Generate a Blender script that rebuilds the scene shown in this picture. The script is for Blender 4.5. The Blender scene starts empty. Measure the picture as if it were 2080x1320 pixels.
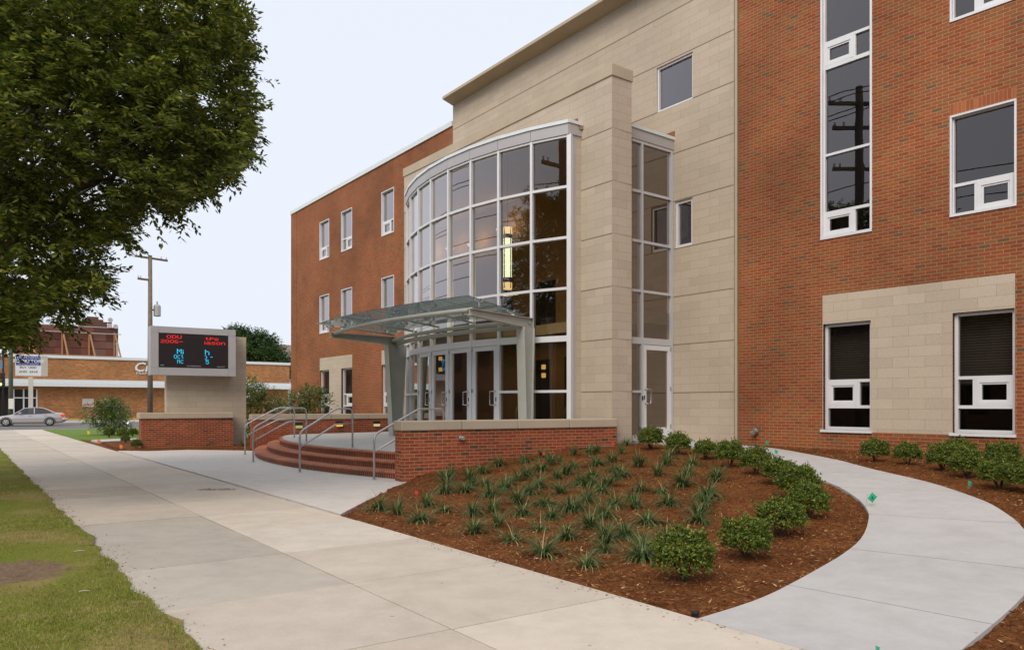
import bpy, math, random
import numpy as np
from mathutils import Vector
R = math.radians
random.seed(7); np.random.seed(7)
sc = bpy.context.scene
COL = sc.collection

# ------------------------------------------------------------------ camera
F = 1560.0; CX = 1040.0; HV = 822.0; H = 1.5       # focal length / horizon in photo pixels, eye height
cam = bpy.data.cameras.new('camera'); co = bpy.data.objects.new('camera', cam); COL.objects.link(co)
co.location = (0, 0, H); co.rotation_euler = (R(90), 0, 0)
cam.sensor_width = 36; cam.lens = 36 * F / 2080; cam.shift_y = (HV - 659.5) / 2080
cam.clip_start = 0.05; cam.clip_end = 2000
sc.camera = co
# ------------------------------------------------------------------ world, sun, exposure
SUN_EL, SUN_AZ = 42, 246          # azimuth measured as compass-like angle of the sun position in the XY plane
w = bpy.data.worlds.new('World'); sc.world = w; w.use_nodes = True
nt = w.node_tree; nt.nodes.clear()
sky = nt.nodes.new('ShaderNodeTexSky'); sky.sky_type = 'NISHITA'; sky.sun_disc = False
sky.sun_elevation = R(SUN_EL); sky.sun_rotation = R(90 - SUN_AZ); sky.dust_density = 4; sky.air_density = 1.5
mx = nt.nodes.new('ShaderNodeMix'); mx.data_type = 'RGBA'; mx.inputs[0].default_value = 0.93
mx.inputs[7].default_value = (7.95, 8.45, 9.4, 1)
bg = nt.nodes.new('ShaderNodeBackground'); bg.inputs[1].default_value = 0.10
wo = nt.nodes.new('ShaderNodeOutputWorld')
nt.links.new(sky.outputs[0], mx.inputs[6]); nt.links.new(mx.outputs[2], bg.inputs[0]); nt.links.new(bg.outputs[0], wo.inputs[0])
sl = bpy.data.lights.new('sun', 'SUN'); sl.energy = 2.1; sl.angle = R(35); sl.color = (1, .90, .77)
so = bpy.data.objects.new('sun', sl); COL.objects.link(so)
sd = Vector((math.cos(R(SUN_AZ)) * math.cos(R(SUN_EL)), math.sin(R(SUN_AZ)) * math.cos(R(SUN_EL)), math.sin(R(SUN_EL))))
so.rotation_euler = sd.to_track_quat('Z', 'Y').to_euler(); so.location = (-20, -20, 30)
sc.view_settings.view_transform = 'Standard'; sc.view_settings.look = 'None'
sc.view_settings.exposure = 0.15; sc.view_settings.gamma = 1
sc.cycles.max_bounces = 7; sc.cycles.transparent_max_bounces = 16; sc.cycles.glossy_bounces = 3
sc.cycles.diffuse_bounces = 3; sc.cycles.caustics_reflective = False; sc.cycles.caustics_refractive = False

# ------------------------------------------------------------------ node helpers
class NT:
    def __init__(s, name):
        s.m = bpy.data.materials.new(name); s.m.use_nodes = True; s.t = s.m.node_tree; s.t.nodes.clear()
        s.out = s.n('ShaderNodeOutputMaterial')
    def n(s, typ, **k):
        x = s.t.nodes.new(typ)
        for a, b in k.items(): setattr(x, a, b)
        return x
    def set(s, sock, v):
        if isinstance(v, bpy.types.NodeSocket): s.t.links.new(v, sock)
        elif v is not None:
            if isinstance(v, (tuple, list)) and len(v) == 3 and sock.type == 'RGBA': v = (*v, 1)
            sock.default_value = v
    def math(s, op, a, b=None, c=None):
        x = s.n('ShaderNodeMath', operation=op)
        s.set(x.inputs[0], a)
        if b is not None: s.set(x.inputs[1], b)
        if c is not None: s.set(x.inputs[2], c)
        return x.outputs[0]
    def mix(s, f, a, b, bt='MIX'):
        x = s.n('ShaderNodeMix', data_type='RGBA', blend_type=bt)
        s.set(x.inputs[0], f); s.set(x.inputs[6], a); s.set(x.inputs[7], b); return x.outputs[2]
    def ramp(s, f, stops, interp='LINEAR'):
        x = s.n('ShaderNodeValToRGB'); x.color_ramp.interpolation = interp
        e = x.color_ramp.elements
        while len(e) < len(stops): e.new(0.5)
        for i, (p, c) in enumerate(stops):
            e[i].position = p; e[i].color = (*c, 1) if len(c) == 3 else c
        s.set(x.inputs[0], f); return x.outputs[0]
    def noise(s, scale, detail=4, rough=.55, vec=None, dist=0):
        x = s.n('ShaderNodeTexNoise'); x.inputs['Scale'].default_value = scale; x.inputs['Detail'].default_value = detail
        x.inputs['Roughness'].default_value = rough; x.inputs['Distortion'].default_value = dist
        if vec is None: vec = s.pos()
        s.set(x.inputs['Vector'], vec); return x.outputs[0]
    def pos(s):
        if not hasattr(s, '_p'): s._p = s.n('ShaderNodeTexCoord').outputs['Object']
        return s._p
    def wpos(s):
        if not hasattr(s, '_w'): s._w = s.n('ShaderNodeNewGeometry').outputs['Position']
        return s._w
    def uv(s): return s.n('ShaderNodeTexCoord').outputs['UV']
    def bump(s, h, strength=.3, dist=.01, normal=None):
        x = s.n('ShaderNodeBump'); x.inputs['Strength'].default_value = strength; x.inputs['Distance'].default_value = dist
        s.set(x.inputs['Height'], h)
        if normal: s.set(x.inputs['Normal'], normal)
        return x.outputs[0]
    def prin(s, col, rough=.8, metal=0, normal=None, spec=.3, emit=None, es=0, **k):
        x = s.n('ShaderNodeBsdfPrincipled')
        s.set(x.inputs['Base Color'], col); s.set(x.inputs['Roughness'], rough); s.set(x.inputs['Metallic'], metal)
        s.set(x.inputs['Specular IOR Level'], spec)
        if normal: s.set(x.inputs['Normal'], normal)
        if emit: s.set(x.inputs['Emission Color'], emit); s.set(x.inputs['Emission Strength'], es)
        return x.outputs[0]
    def done(s, sh): s.t.links.new(sh, s.out.inputs[0]); return s.m

def plain(name, col, rough=.6, metal=0, var=.08, scale=6, spec=.3, bump=.0):
    m = NT(name); n = m.noise(scale, 5)
    c = m.mix(1, col, m.ramp(n, [(.3, (1 - var,) * 3), (.7, (1 + var * .6,) * 3)]), 'MULTIPLY')
    nm = m.bump(m.noise(scale * 25, 3), bump, .003) if bump else None
    return m.done(m.prin(c, rough, metal, nm, spec))
def emis(name, col, s):
    m = NT(name); e = m.n('ShaderNodeEmission'); m.set(e.inputs[0], col); m.set(e.inputs[1], s); return m.done(e.outputs[0])

def brick_mat(name, cols, mortar, bw=.203, bh=.0677, mj=.010, dark=.035, vertical=False, stone=False, big=.18, bumpd=.006, rough=.85, dk=None):
    """running bond from UVs in metres, every brick with its own tint"""
    m = NT(name); sep = m.n('ShaderNodeSeparateXYZ'); m.set(sep.inputs[0], m.uv())
    x, y = sep.outputs[0], sep.outputs[1]
    if vertical: x, y = y, x
    ry = m.math('DIVIDE', y, bh); row = m.math('FLOOR', ry); fy = m.math('FRACT', ry)
    off = m.math('MULTIPLY', m.math('MODULO', m.math('ABSOLUTE', row), 2), .5)
    rx = m.math('ADD', m.math('DIVIDE', x, bw), 0.0 if vertical else off); colm = m.math('FLOOR', rx); fx = m.math('FRACT', rx)
    # mortar mask: distance to the nearest edge in metres
    def edge(f, size): return m.math('MULTIPLY', m.math('MINIMUM', f, m.math('SUBTRACT', 1, f)), size)
    dist = m.math('MINIMUM', edge(fx, bw), edge(fy, bh))
    wob = m.math('MULTIPLY', m.math('SUBTRACT', m.noise(60, 2, vec=m.uv()), .5), .003 if not stone else .0012)
    mask = m.n('ShaderNodeMapRange'); m.set(mask.inputs[0], m.math('ADD', dist, wob))
    mask.inputs[1].default_value = mj * .32; mask.inputs[2].default_value = mj * .68
    idv = m.n('ShaderNodeCombineXYZ'); m.set(idv.inputs[0], colm); m.set(idv.inputs[1], row)
    wn = m.n('ShaderNodeTexWhiteNoise', noise_dimensions='3D'); m.set(wn.inputs['Vector'], idv.outputs[0])
    idv2 = m.n('ShaderNodeCombineXYZ'); m.set(idv2.inputs[0], colm); m.set(idv2.inputs[1], row); idv2.inputs[2].default_value = 7.3
    wn2 = m.n('ShaderNodeTexWhiteNoise', noise_dimensions='3D'); m.set(wn2.inputs['Vector'], idv2.outputs[0])
    n = len(cols); base = m.ramp(wn.outputs[0], [((i) / n, c) for i, c in enumerate(cols)], 'LINEAR')
    if dk:
        dm = m.math('LESS_THAN', wn2.outputs[0], dark); base = m.mix(dm, base, dk)
    lit = m.n('ShaderNodeMapRange'); m.set(lit.inputs[0], m.noise(.45, 3, vec=m.wpos())); lit.inputs[1].default_value = .3; lit.inputs[2].default_value = .7  # broad random tone drift of the masonry itself
    lit.inputs[3].default_value = 1 - big; lit.inputs[4].default_value = 1 + big
    grain = m.n('ShaderNodeMapRange'); m.set(grain.inputs[0], m.noise(35, 5, .7, vec=m.wpos())); grain.inputs[1].default_value = .25; grain.inputs[2].default_value = .75
    grain.inputs[3].default_value = .88; grain.inputs[4].default_value = 1.12
    v = m.math('MULTIPLY', lit.outputs[0], grain.outputs[0])
    c = m.mix(mask.outputs[0], mortar, base)
    vv = m.n('ShaderNodeCombineColor')
    for i in range(3): m.set(vv.inputs[i], v)
    c = m.mix(1, c, vv.outputs[0], 'MULTIPLY')
    hh = m.math('ADD', mask.outputs[0], m.math('MULTIPLY', m.noise(45, 4, vec=m.wpos()), .35))
    return m.done(m.prin(c, rough, 0, m.bump(hh, .7, bumpd), .25))

M = {}
M['brick'] = brick_mat('brick_wall_red', [(.22, .056, .021), (.285, .086, .028), (.245, .060, .021), (.25, .105, .038), (.205, .054, .024), (.275, .078, .030), (.22, .084, .032)],
                       (.38, .225, .125), dk=(.13, .080, .042), dark=.028, big=.24)
M['brick_low'] = brick_mat('brick_low_wall', [(.33, .070, .030), (.25, .050, .022), (.36, .090, .038), (.29, .058, .026), (.225, .058, .026)],
                           (.42, .27, .165), dk=(.10, .055, .034), dark=.05)
M['soldier'] = brick_mat('brick_soldier', [(.33, .09, .035), (.28, .08, .03), (.36, .115, .05)], (.38, .22, .12), vertical=True, bw=.203, bh=.0677)
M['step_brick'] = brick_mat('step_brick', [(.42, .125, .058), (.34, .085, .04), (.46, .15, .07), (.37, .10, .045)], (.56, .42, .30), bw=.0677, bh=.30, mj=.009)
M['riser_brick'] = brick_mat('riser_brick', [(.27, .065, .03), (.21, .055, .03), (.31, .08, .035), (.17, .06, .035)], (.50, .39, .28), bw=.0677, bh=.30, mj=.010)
ST = [(.50, .42, .33), (.475, .40, .31), (.52, .44, .35), (.49, .41, .322), (.51, .427, .335), (.465, .39, .305)]
M['stone'] = brick_mat('cast_stone', ST, (.33, .27, .20), bw=.61, bh=.2032, mj=.006, stone=True, big=.07, bumpd=.002, rough=.9)
M['stone_plain'] = plain('stone_smooth', (.47, .39, .29), .9, var=.1, scale=1.2, bump=.15)
M['groove'] = plain('stone_reglet', (.30, .225, .14), .9)
M['far_brick'] = brick_mat('orange_far_brick', [(.40, .17, .058), (.33, .125, .045), (.46, .21, .072), (.28, .11, .04)], (.42, .26, .14), bw=.3, bh=.09, mj=.016, big=.12)
M['alu'] = plain('silver_aluminium', (.62, .62, .64), .38, .35, var=.04, scale=2)
M['white_alu'] = plain('white_window_frame', (.74, .74, .76), .45, .15, var=.05, scale=2)
M['panel_alu'] = plain('fascia_panel', (.46, .44, .44), .45, .25, var=.05, scale=1.5)
M['coping_alu'] = plain('metal_coping', (.72, .76, .76), .4, .2, var=.05)
M['canopy_steel'] = plain('painted_steel', (.43, .43, .38), .5, 0, var=.06, scale=3)
M['rail'] = plain('brushed_rail', (.50, .49, .50), .33, .7, var=.06, scale=9)
M['stainless'] = plain('stainless', (.55, .55, .56), .25, .9, var=.03)
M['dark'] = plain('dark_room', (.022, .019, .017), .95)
M['black'] = plain('black_plastic', (.02, .02, .02), .5)
M['interior'] = plain('interior_paint', (.30, .19, .085), .9, var=.2, scale=.7)
M['int_floor'] = plain('interior_floor', (.10, .07, .045), .6)

def glass_mat(name, ior, tint, rough=.0, refl=(.95, .92, .95)):
    m = NT(name); lw = m.n('ShaderNodeLayerWeight'); lw.inputs[0].default_value = .5
    bn = m.bump(m.noise(.9, 2, vec=m.wpos()), .02, .05); m.set(lw.inputs[1], bn)
    fac = m.math('MULTIPLY_ADD', m.math('POWER', lw.outputs['Facing'], 1.7), .9, ior)      # coated double glazing
    g = m.n('ShaderNodeBsdfGlossy'); m.set(g.inputs[0], refl); g.inputs['Roughness'].default_value = rough; m.set(g.inputs['Normal'], bn)
    t = m.n('ShaderNodeBsdfTransparent'); m.set(t.inputs[0], tint)
    x = m.n('ShaderNodeMixShader'); m.set(x.inputs[0], fac); m.t.links.new(t.outputs[0], x.inputs[1]); m.t.links.new(g.outputs[0], x.inputs[2])
    return m.done(x.outputs[0])
M['glass'] = glass_mat('window_glass', .085, (.46, .43, .41), refl=(1, .93, .93))
M['bow_glass'] = glass_mat('curtain_glass', .075, (.43, .39, .34), refl=(1, .94, .94))
def canopy_glass():
    m = NT('canopy_glass'); fr = m.n('ShaderNodeFresnel'); fr.inputs[0].default_value = 1.35
    t = m.n('ShaderNodeBsdfTransparent'); m.set(t.inputs[0], (.93, .98, .96)); g = m.n('ShaderNodeBsdfGlossy'); g.inputs['Roughness'].default_value = .02
    tr = m.n('ShaderNodeBsdfTranslucent'); m.set(tr.inputs[0], (.76, .86, .82)); x = m.n('ShaderNodeMixShader'); x.inputs[0].default_value = .32
    m.t.links.new(t.outputs[0], x.inputs[1]); m.t.links.new(tr.outputs[0], x.inputs[2]); y = m.n('ShaderNodeMixShader'); m.set(y.inputs[0], fr.outputs[0])
    m.t.links.new(x.outputs[0], y.inputs[1]); m.t.links.new(g.outputs[0], y.inputs[2]); return m.done(y.outputs[0])
M['canopy_glass'] = canopy_glass()
M['car_glass'] = glass_mat('car_glass', .06, (.25, .27, .28))

# concrete with slab tint attribute
def concrete(name, col, stain=.5, fine=.12, attr=True, warm=(1.06, 1.0, .93)):
    m = NT(name); p = m.wpos()
    big = m.ramp(m.noise(.55, 6, .65, vec=p, dist=.8), [(.28, (.72, .71, .70)), (.48, (.98, .98, .98)), (.75, (1.10, 1.09, 1.07))])
    med = m.ramp(m.noise(3.2, 6, .7, vec=p), [(.25, (.88, .87, .86)), (.6, (1.03, 1.03, 1.03))])
    fin = m.ramp(m.noise(160, 3, .7, vec=p), [(.3, (1 - fine,) * 3), (.7, (1 + fine,) * 3)])
    c = m.mix(1, m.mix(stain, (1, 1, 1), big), med, 'MULTIPLY'); c = m.mix(1, c, fin, 'MULTIPLY')
    sp = m.n('ShaderNodeTexVoronoi'); sp.inputs['Scale'].default_value = 2.3; m.set(sp.inputs['Vector'], p)
    spot = m.math('LESS_THAN', m.math('ADD', sp.outputs['Distance'], m.math('MULTIPLY', m.noise(30, 3, vec=p), .06)), .062)
    c = m.mix(m.math('MULTIPLY', spot, .6), c, (.35, .30, .26))
    c = m.mix(1, c, col, 'MULTIPLY')
    if attr:
        a = m.n('ShaderNodeAttribute'); a.attribute_name = 'tint'; c = m.mix(1, c, a.outputs[0], 'MULTIPLY')
    h = m.noise(90, 5, .75, vec=p)
    return m.done(m.prin(c, .9, 0, m.bump(h, .25, .004), .2))
M['sidewalk'] = concrete('sidewalk_concrete', (.54, .475, .40))
M['path'] = concrete('new_concrete', (.475, .455, .44), stain=.25, fine=.08, attr=False)
M['apron'] = concrete('exposed_aggregate', (.58, .535, .49), stain=.25, fine=.28, attr=False)
M['plaza'] = concrete('plaza_concrete', (.47, .45, .42), stain=.3, fine=.1, attr=False)
M['joint'] = plain('joint_dirt', (.10, .075, .05), 1, var=.3, scale=8)
M['asphalt'] = plain('asphalt', (.16, .15, .145), .9, var=.15, scale=1.5, bump=.3)
M['kerb'] = plain('kerb_concrete', (.42, .38, .33), .9, var=.1)
M['soil'] = plain('bare_soil', (.12, .09, .05), 1, var=.2, scale=.6)

def mulch_mat():
    m = NT('mulch'); p = m.wpos()
    vo = m.n('ShaderNodeTexVoronoi'); vo.inputs['Scale'].default_value = 34; vo.inputs['Randomness'].default_value = 1
    st = m.n('ShaderNodeVectorMath', operation='ADD'); m.set(st.inputs[0], p)
    nz = m.n('ShaderNodeTexNoise'); nz.inputs['Scale'].default_value = 14; m.set(nz.inputs['Vector'], p)
    scl = m.n('ShaderNodeVectorMath', operation='SCALE'); m.set(scl.inputs[0], nz.outputs[1]); scl.inputs['Scale'].default_value = .12
    m.set(st.inputs[1], scl.outputs[0]); m.set(vo.inputs['Vector'], st.outputs[0])
    c = m.ramp(vo.outputs['Color'], [(.0, (.07, .021, .006)), (.35, (.185, .060, .016)), (.7, (.25, .092, .026)), (1, (.36, .165, .055))])
    c = m.mix(1, c, m.ramp(m.noise(1.6, 5, vec=p), [(.3, (.72, .68, .66)), (.7, (1.18, 1.2, 1.2))]), 'MULTIPLY')
    h = m.math('ADD', m.noise(38, 6, .75, vec=p), m.math('MULTIPLY', vo.outputs['Distance'], 1.2))
    return m.done(m.prin(c, .95, 0, m.bump(h, 1, .03), .15))
M['mulch'] = mulch_mat()
def island_mat(name, stops, rough=.8, transl=0, spec=.2, big=None):
    m = NT(name); g = m.n('ShaderNodeNewGeometry'); c = m.ramp(g.outputs['Random Per Island'], stops)
    if big: c = m.mix(1, c, m.ramp(m.noise(big[0], 3, vec=g.outputs['Position']), [(.35, (big[1],) * 3), (.65, (big[2],) * 3)]), 'MULTIPLY')
    s = m.prin(c, rough, 0, None, spec)
    if transl:
        t = m.n('ShaderNodeBsdfTranslucent'); m.set(t.inputs[0], c); x = m.n('ShaderNodeMixShader'); x.inputs[0].default_value = transl
        m.t.links.new(s, x.inputs[1]); m.t.links.new(t.outputs[0], x.inputs[2]); s = x.outputs[0]
    return m.done(s)
M['chips'] = island_mat('wood_chips', [(0, (.07, .02, .007)), (.4, (.20, .065, .02)), (.7, (.32, .145, .05)), (.92, (.48, .27, .11)), (1, (.60, .42, .24))], .9)
M['leaf_tree'] = island_mat('tree_leaves', [(0, (.045, .066, .011)), (.45, (.085, .115, .016)), (.75, (.16, .19, .026)), (1, (.30, .29, .05))], .5, .48, .3, (1.2, .7, 1.3))
M['leaf_shrub'] = island_mat('shrub_leaves', [(0, (.030, .055, .012)), (.4, (.085, .135, .022)), (.75, (.19, .25, .035)), (.97, (.33, .36, .06)), (1, (.40, .20, .07))], .45, .25, .35)
M['leaf_tuft'] = island_mat('tuft_blades', [(0, (.045, .085, .02)), (.5, (.09, .145, .04)), (.8, (.17, .22, .08)), (1, (.38, .33, .15))], .5, .25, .3)
M['leaf_myrtle'] = island_mat('myrtle_leaves', [(0, (.06, .10, .02)), (.6, (.12, .18, .035)), (.9, (.18, .24, .06)), (1, (.22, .20, .08))], .5, .3, .3)
M['leaf_far'] = island_mat('far_leaves', [(0, (.025, .055, .015)), (.6, (.055, .10, .028)), (1, (.10, .15, .04))], .7, .2, .2)
def grass_mat(name, stops, rough, transl, spec, big):
    m = NT(name); g = m.n('ShaderNodeNewGeometry'); c = m.ramp(g.outputs['Random Per Island'], stops); p = g.outputs['Position']
    f = m.n('ShaderNodeMapRange'); m.set(f.inputs[0], m.noise(1.1, 4, .6, vec=p, dist=.4)); f.inputs[1].default_value = .47; f.inputs[2].default_value = .62; f.inputs[4].default_value = .5
    c = m.mix(f.outputs[0], c, m.ramp(g.outputs['Random Per Island'], [(0, (.24, .20, .06)), (.5, (.34, .27, .10)), (1, (.50, .40, .2))]))
    c = m.mix(1, c, m.ramp(m.noise(5, 3, vec=p), [(.35, (big[1],) * 3), (.65, (big[2],) * 3)]), 'MULTIPLY')
    s = m.prin(c, rough, 0, None, spec); t = m.n('ShaderNodeBsdfTranslucent'); m.set(t.inputs[0], c); x = m.n('ShaderNodeMixShader'); x.inputs[0].default_value = transl
    m.t.links.new(s, x.inputs[1]); m.t.links.new(t.outputs[0], x.inputs[2]); return m.done(x.outputs[0])
M['grass'] = grass_mat('grass_blades', [(0, (.14, .20, .025)), (.45, (.20, .26, .035)), (.72, (.28, .29, .055)), (.88, (.40, .33, .12)), (1, (.50, .40, .2))], .7, .35, .15, (.9, .8, 1.2))
M['flower'] = plain('white_petals', (.7, .68, .62), .7)
M['bark'] = plain('bark', (.075, .055, .04), .95, var=.3, scale=9, bump=.6)
M['wood_pole'] = plain('weathered_pole', (.20, .155, .115), .95, var=.25, scale=5, bump=.4)
_y = 1.5 * F / (1172 - HV); DIRT = ((0 - CX) / F * _y, _y)
def turf_mat():
    m = NT('turf'); p = m.wpos()
    n1 = m.noise(.75, 5, .6, vec=p, dist=.5)
    c = m.ramp(n1, [(.30, (.15, .19, .025)), (.48, (.20, .20, .04)), (.60, (.30, .23, .09)), (.75, (.22, .16, .08))])
    sub = m.n('ShaderNodeVectorMath', operation='DISTANCE'); m.set(sub.inputs[0], p); sub.inputs[1].default_value = (DIRT[0] - .05, DIRT[1], 0.02)
    dd = m.n('ShaderNodeMapRange'); m.set(dd.inputs[0], m.math('ADD', sub.outputs['Value'], m.math('MULTIPLY', m.math('SUBTRACT', m.noise(5, 4, vec=p), .5), .5))); dd.inputs[1].default_value = .62; dd.inputs[2].default_value = .48
    c = m.mix(dd.outputs[0], c, m.ramp(m.noise(14, 5, .7, vec=p), [(.3, (.15, .095, .06)), (.7, (.27, .19, .125))]))
    c = m.mix(1, c, m.ramp(m.noise(30, 5, .7, vec=p), [(.25, (.6, .6, .6)), (.75, (1.25, 1.25, 1.2))]), 'MULTIPLY')
    return m.done(m.prin(c, 1, 0, m.bump(m.noise(70, 4, vec=p), .9, .02), .1))
M['turf'] = turf_mat()
M['lawn'] = plain('bright_lawn', (.125, .20, .025), 1, var=.25, scale=4, bump=.8)
M['dirt'] = plain('dry_dirt', (.17, .115, .075), 1, var=.3, scale=7, bump=.6)

# ------------------------------------------------------------------ mesh helpers
class MB:
    def __init__(s): s.v = []; s.f = []; s.mi = []
    def poly(s, pts, mi=0):
        b = len(s.v); s.v += [tuple(p) for p in pts]; s.f.append(tuple(range(b, b + len(pts)))); s.mi.append(mi)
    def hexa(s, c, mi=0):   # c: 8 corners, bottom 4 (ccw) + top 4
        b = len(s.v); s.v += [tuple(p) for p in c]
        for q in ((3, 2, 1, 0), (4, 5, 6, 7), (0, 1, 5, 4), (1, 2, 6, 5), (2, 3, 7, 6), (3, 0, 4, 7)):
            s.f.append(tuple(b + i for i in q)); s.mi.append(mi)
    def box(s, x0, x1, y0, y1, z0, z1, mi=0):
        s.hexa([(x0, y0, z0), (x1, y0, z0), (x1, y1, z0), (x0, y1, z0), (x0, y0, z1), (x1, y0, z1), (x1, y1, z1), (x0, y1, z1)], mi)
    def obox(s, p, d, half_w, length, z0, z1, mi=0):   # box starting at p along unit d
        n = (-d[1], d[0]); a = (p[0] + d[0] * length, p[1] + d[1] * length)
        q = [(p[0] - n[0] * half_w, p[1] - n[1] * half_w), (a[0] - n[0] * half_w, a[1] - n[1] * half_w), (a[0] + n[0] * half_w, a[1] + n[1] * half_w), (p[0] + n[0] * half_w, p[1] + n[1] * half_w)]
        s.hexa([(*c, z0) for c in q] + [(*c, z1) for c in q], mi)
    def tube(s, pts, r, seg=10, mi=0, cap=True):
        pts = [Vector(p) for p in pts]; rs = r if isinstance(r, (list, tuple)) else [r] * len(pts); b = len(s.v)
        prev = None
        for i, p in enumerate(pts):
            t = ((pts[min(i + 1, len(pts) - 1)] - p).normalized() + (p - pts[max(i - 1, 0)]).normalized())
            if t.length < 1e-6: t = Vector((0, 0, 1))
            t.normalize()
            if prev is None:
                a = Vector((0, 0, 1)) if abs(t.z) < .9 else Vector((1, 0, 0)); u = t.cross(a).normalized()
            else: u = (prev - t * prev.dot(t)).normalized()
            prev = u; vv = t.cross(u)
            for k in range(seg):
                an = 2 * math.pi * k / seg; s.v.append(tuple(p + (u * math.cos(an) + vv * math.sin(an)) * rs[i]))
        for i in range(len(pts) - 1):
            for k in range(seg):
                a = b + i * seg + k; c = b + i * seg + (k + 1) % seg
                s.f.append((a, c, c + seg, a + seg)); s.mi.append(mi)
        if cap:
            s.f.append(tuple(b + k for k in reversed(range(seg)))); s.mi.append(mi)
            s.f.append(tuple(b + (len(pts) - 1) * seg + k for k in range(seg))); s.mi.append(mi)
    def lathe(s, c, prof, seg=20, mi=0, axis='z', d=None):   # prof: (r, h)
        b = len(s.v)
        if axis == 'z': U, V, A = Vector((1, 0, 0)), Vector((0, 1, 0)), Vector((0, 0, 1))
        else:
            A = Vector(d).normalized(); U = A.cross(Vector((0, 0, 1))).normalized(); V = U.cross(A) * -1
        for r, h in prof:
            for k in range(seg):
                an = 2 * math.pi * k / seg; s.v.append(tuple(Vector(c) + U * (r * math.cos(an)) + V * (r * math.sin(an)) + A * h))
        for i in range(len(prof) - 1):
            for k in range(seg):
                a = b + i * seg + k; e = b + i * seg + (k + 1) % seg
                s.f.append((a, e, e + seg, a + seg)); s.mi.append(mi)
        s.f.append(tuple(b + k for k in reversed(range(seg)))); s.mi.append(mi)
        s.f.append(tuple(b + (len(prof) - 1) * seg + k for k in range(seg))); s.mi.append(mi)
    def prism(s, poly, z0, z1, mi=0):    # poly in xy ccw
        n = len(poly); b = len(s.v)
        s.v += [(*p, z0) for p in poly] + [(*p, z1) for p in poly]
        s.f.append(tuple(b + i for i in reversed(range(n)))); s.f.append(tuple(b + n + i for i in range(n))); s.mi += [mi, mi]
        for i in range(n):
            j = (i + 1) % n; s.f.append((b + i, b + j, b + n + j, b + n + i)); s.mi.append(mi)

def wloc(o):
    v = Vector((0, 0, 0))
    while o: v += o.location; o = o.parent
    return v
def link(name, me, parent=None):
    o = bpy.data.objects.new(name, me); COL.objects.link(o)
    if parent: o.parent = parent
    return o
def obj(name, mb, mats, parent=None, smooth=False, bevel=0, base=None):
    me = bpy.data.meshes.new(name)
    off = wloc(parent) if parent else (Vector(base) if base else Vector((0, 0, 0)))
    me.from_pydata([(x - off.x, y - off.y, z - off.z) for x, y, z in mb.v], [], mb.f)
    if not isinstance(mats, (list, tuple)): mats = [mats]
    for m in mats: me.materials.append(m)
    me.polygons.foreach_set('material_index', mb.mi)
    if smooth: me.polygons.foreach_set('use_smooth', [True] * len(mb.f))
    # UVs in metres: horizontal tangent and height for walls, plan position for floors
    uvl = me.uv_layers.new(name='UVMap'); uv = np.zeros((len(me.loops), 2), np.float32)
    for p in me.polygons:
        n = p.normal
        for li in p.loop_indices:
            x, y, z = mb.v[me.loops[li].vertex_index]
            if abs(n.z) > .7: uv[li] = (x, y)
            else:
                l = math.hypot(n.x, n.y); uv[li] = ((-n.y * x + n.x * y) / l, z)
    uvl.data.foreach_set('uv', uv.ravel())
    me.update(); me.validate()
    o = link(name, me, parent)
    if not parent and base: o.location = base
    if bevel:
        b = o.modifiers.new('bevel', 'BEVEL'); b.width = bevel; b.segments = 2; b.limit_method = 'ANGLE'; b.angle_limit = R(40)
    return o
def np_mesh(name, V, T, mat, parent=None, base=None):
    """V (n,3) vertices, T (m,3) triangles"""
    me = bpy.data.meshes.new(name); off = wloc(parent) if parent else (Vector(base) if base is not None else Vector((0, 0, 0)))
    V = (np.asarray(V) - np.array(off)).astype(np.float32); T = np.asarray(T, np.int32); m = len(T); k = T.shape[1]
    me.vertices.add(len(V)); me.vertices.foreach_set('co', V.ravel())
    me.loops.add(m * k); me.loops.foreach_set('vertex_index', T.ravel())
    me.polygons.add(m); me.polygons.foreach_set('loop_start', np.arange(0, m * k, k, dtype=np.int32)); me.polygons.foreach_set('loop_total', np.full(m, k, np.int32))
    me.materials.append(mat); me.update(calc_edges=True)
    o = link(name, me, parent)
    if not parent and base is not None: o.location = base
    return o
def tag(o, label=None, cat=None, group=None, kind=None):
    if label: o['label'] = label
    if cat: o['category'] = cat
    if group: o['group'] = group
    if kind: o['kind'] = kind
    return o
def empty(name, loc, label=None, cat=None, group=None):
    o = bpy.data.objects.new(name, None); COL.objects.link(o); o.location = loc; o.empty_display_size = .2
    return tag(o, label, cat, group)
CH = {}
def kids(o): return [c for c in bpy.data.objects if c.parent == o]
def copy_tree(o, parent=None):
    c = o.copy(); COL.objects.link(c)
    if parent: c.parent = parent
    for k in kids(o): copy_tree(k, c)
    return c
def text_polys(body, size, font_bold=False, extrude=0.0):
    cu = bpy.data.curves.new('t', 'FONT'); cu.body = body; cu.size = size; cu.align_x = 'CENTER'; cu.align_y = 'CENTER'; cu.extrude = extrude
    if font_bold: cu.offset = size * .018
    cu.resolution_u = 2
    o = bpy.data.objects.new('t', cu); COL.objects.link(o)
    dg = bpy.context.evaluated_depsgraph_get(); dg.update()
    me = bpy.data.meshes.new_from_object(o.evaluated_get(dg))
    v = [tuple(x.co) for x in me.vertices]; f = [tuple(p.vertices) for p in me.polygons]
    bpy.data.objects.remove(o); bpy.data.curves.remove(cu); bpy.data.meshes.remove(me)
    return v, f
def add_text(mb, body, size, c, right, out, mi=0, bold=False, sx=1.0, shear=0, extrude=0):
    v, f = text_polys(body, size, bold, extrude); b = len(mb.v); c = Vector(c); r = Vector(right); o = Vector(out)
    for x, y, z in v: mb.v.append(tuple(c + r * (x * sx + y * shear) + Vector((0, 0, y)) + o * z))
    for q in f: mb.f.append(tuple(b + i for i in q)); mb.mi.append(mi)

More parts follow.
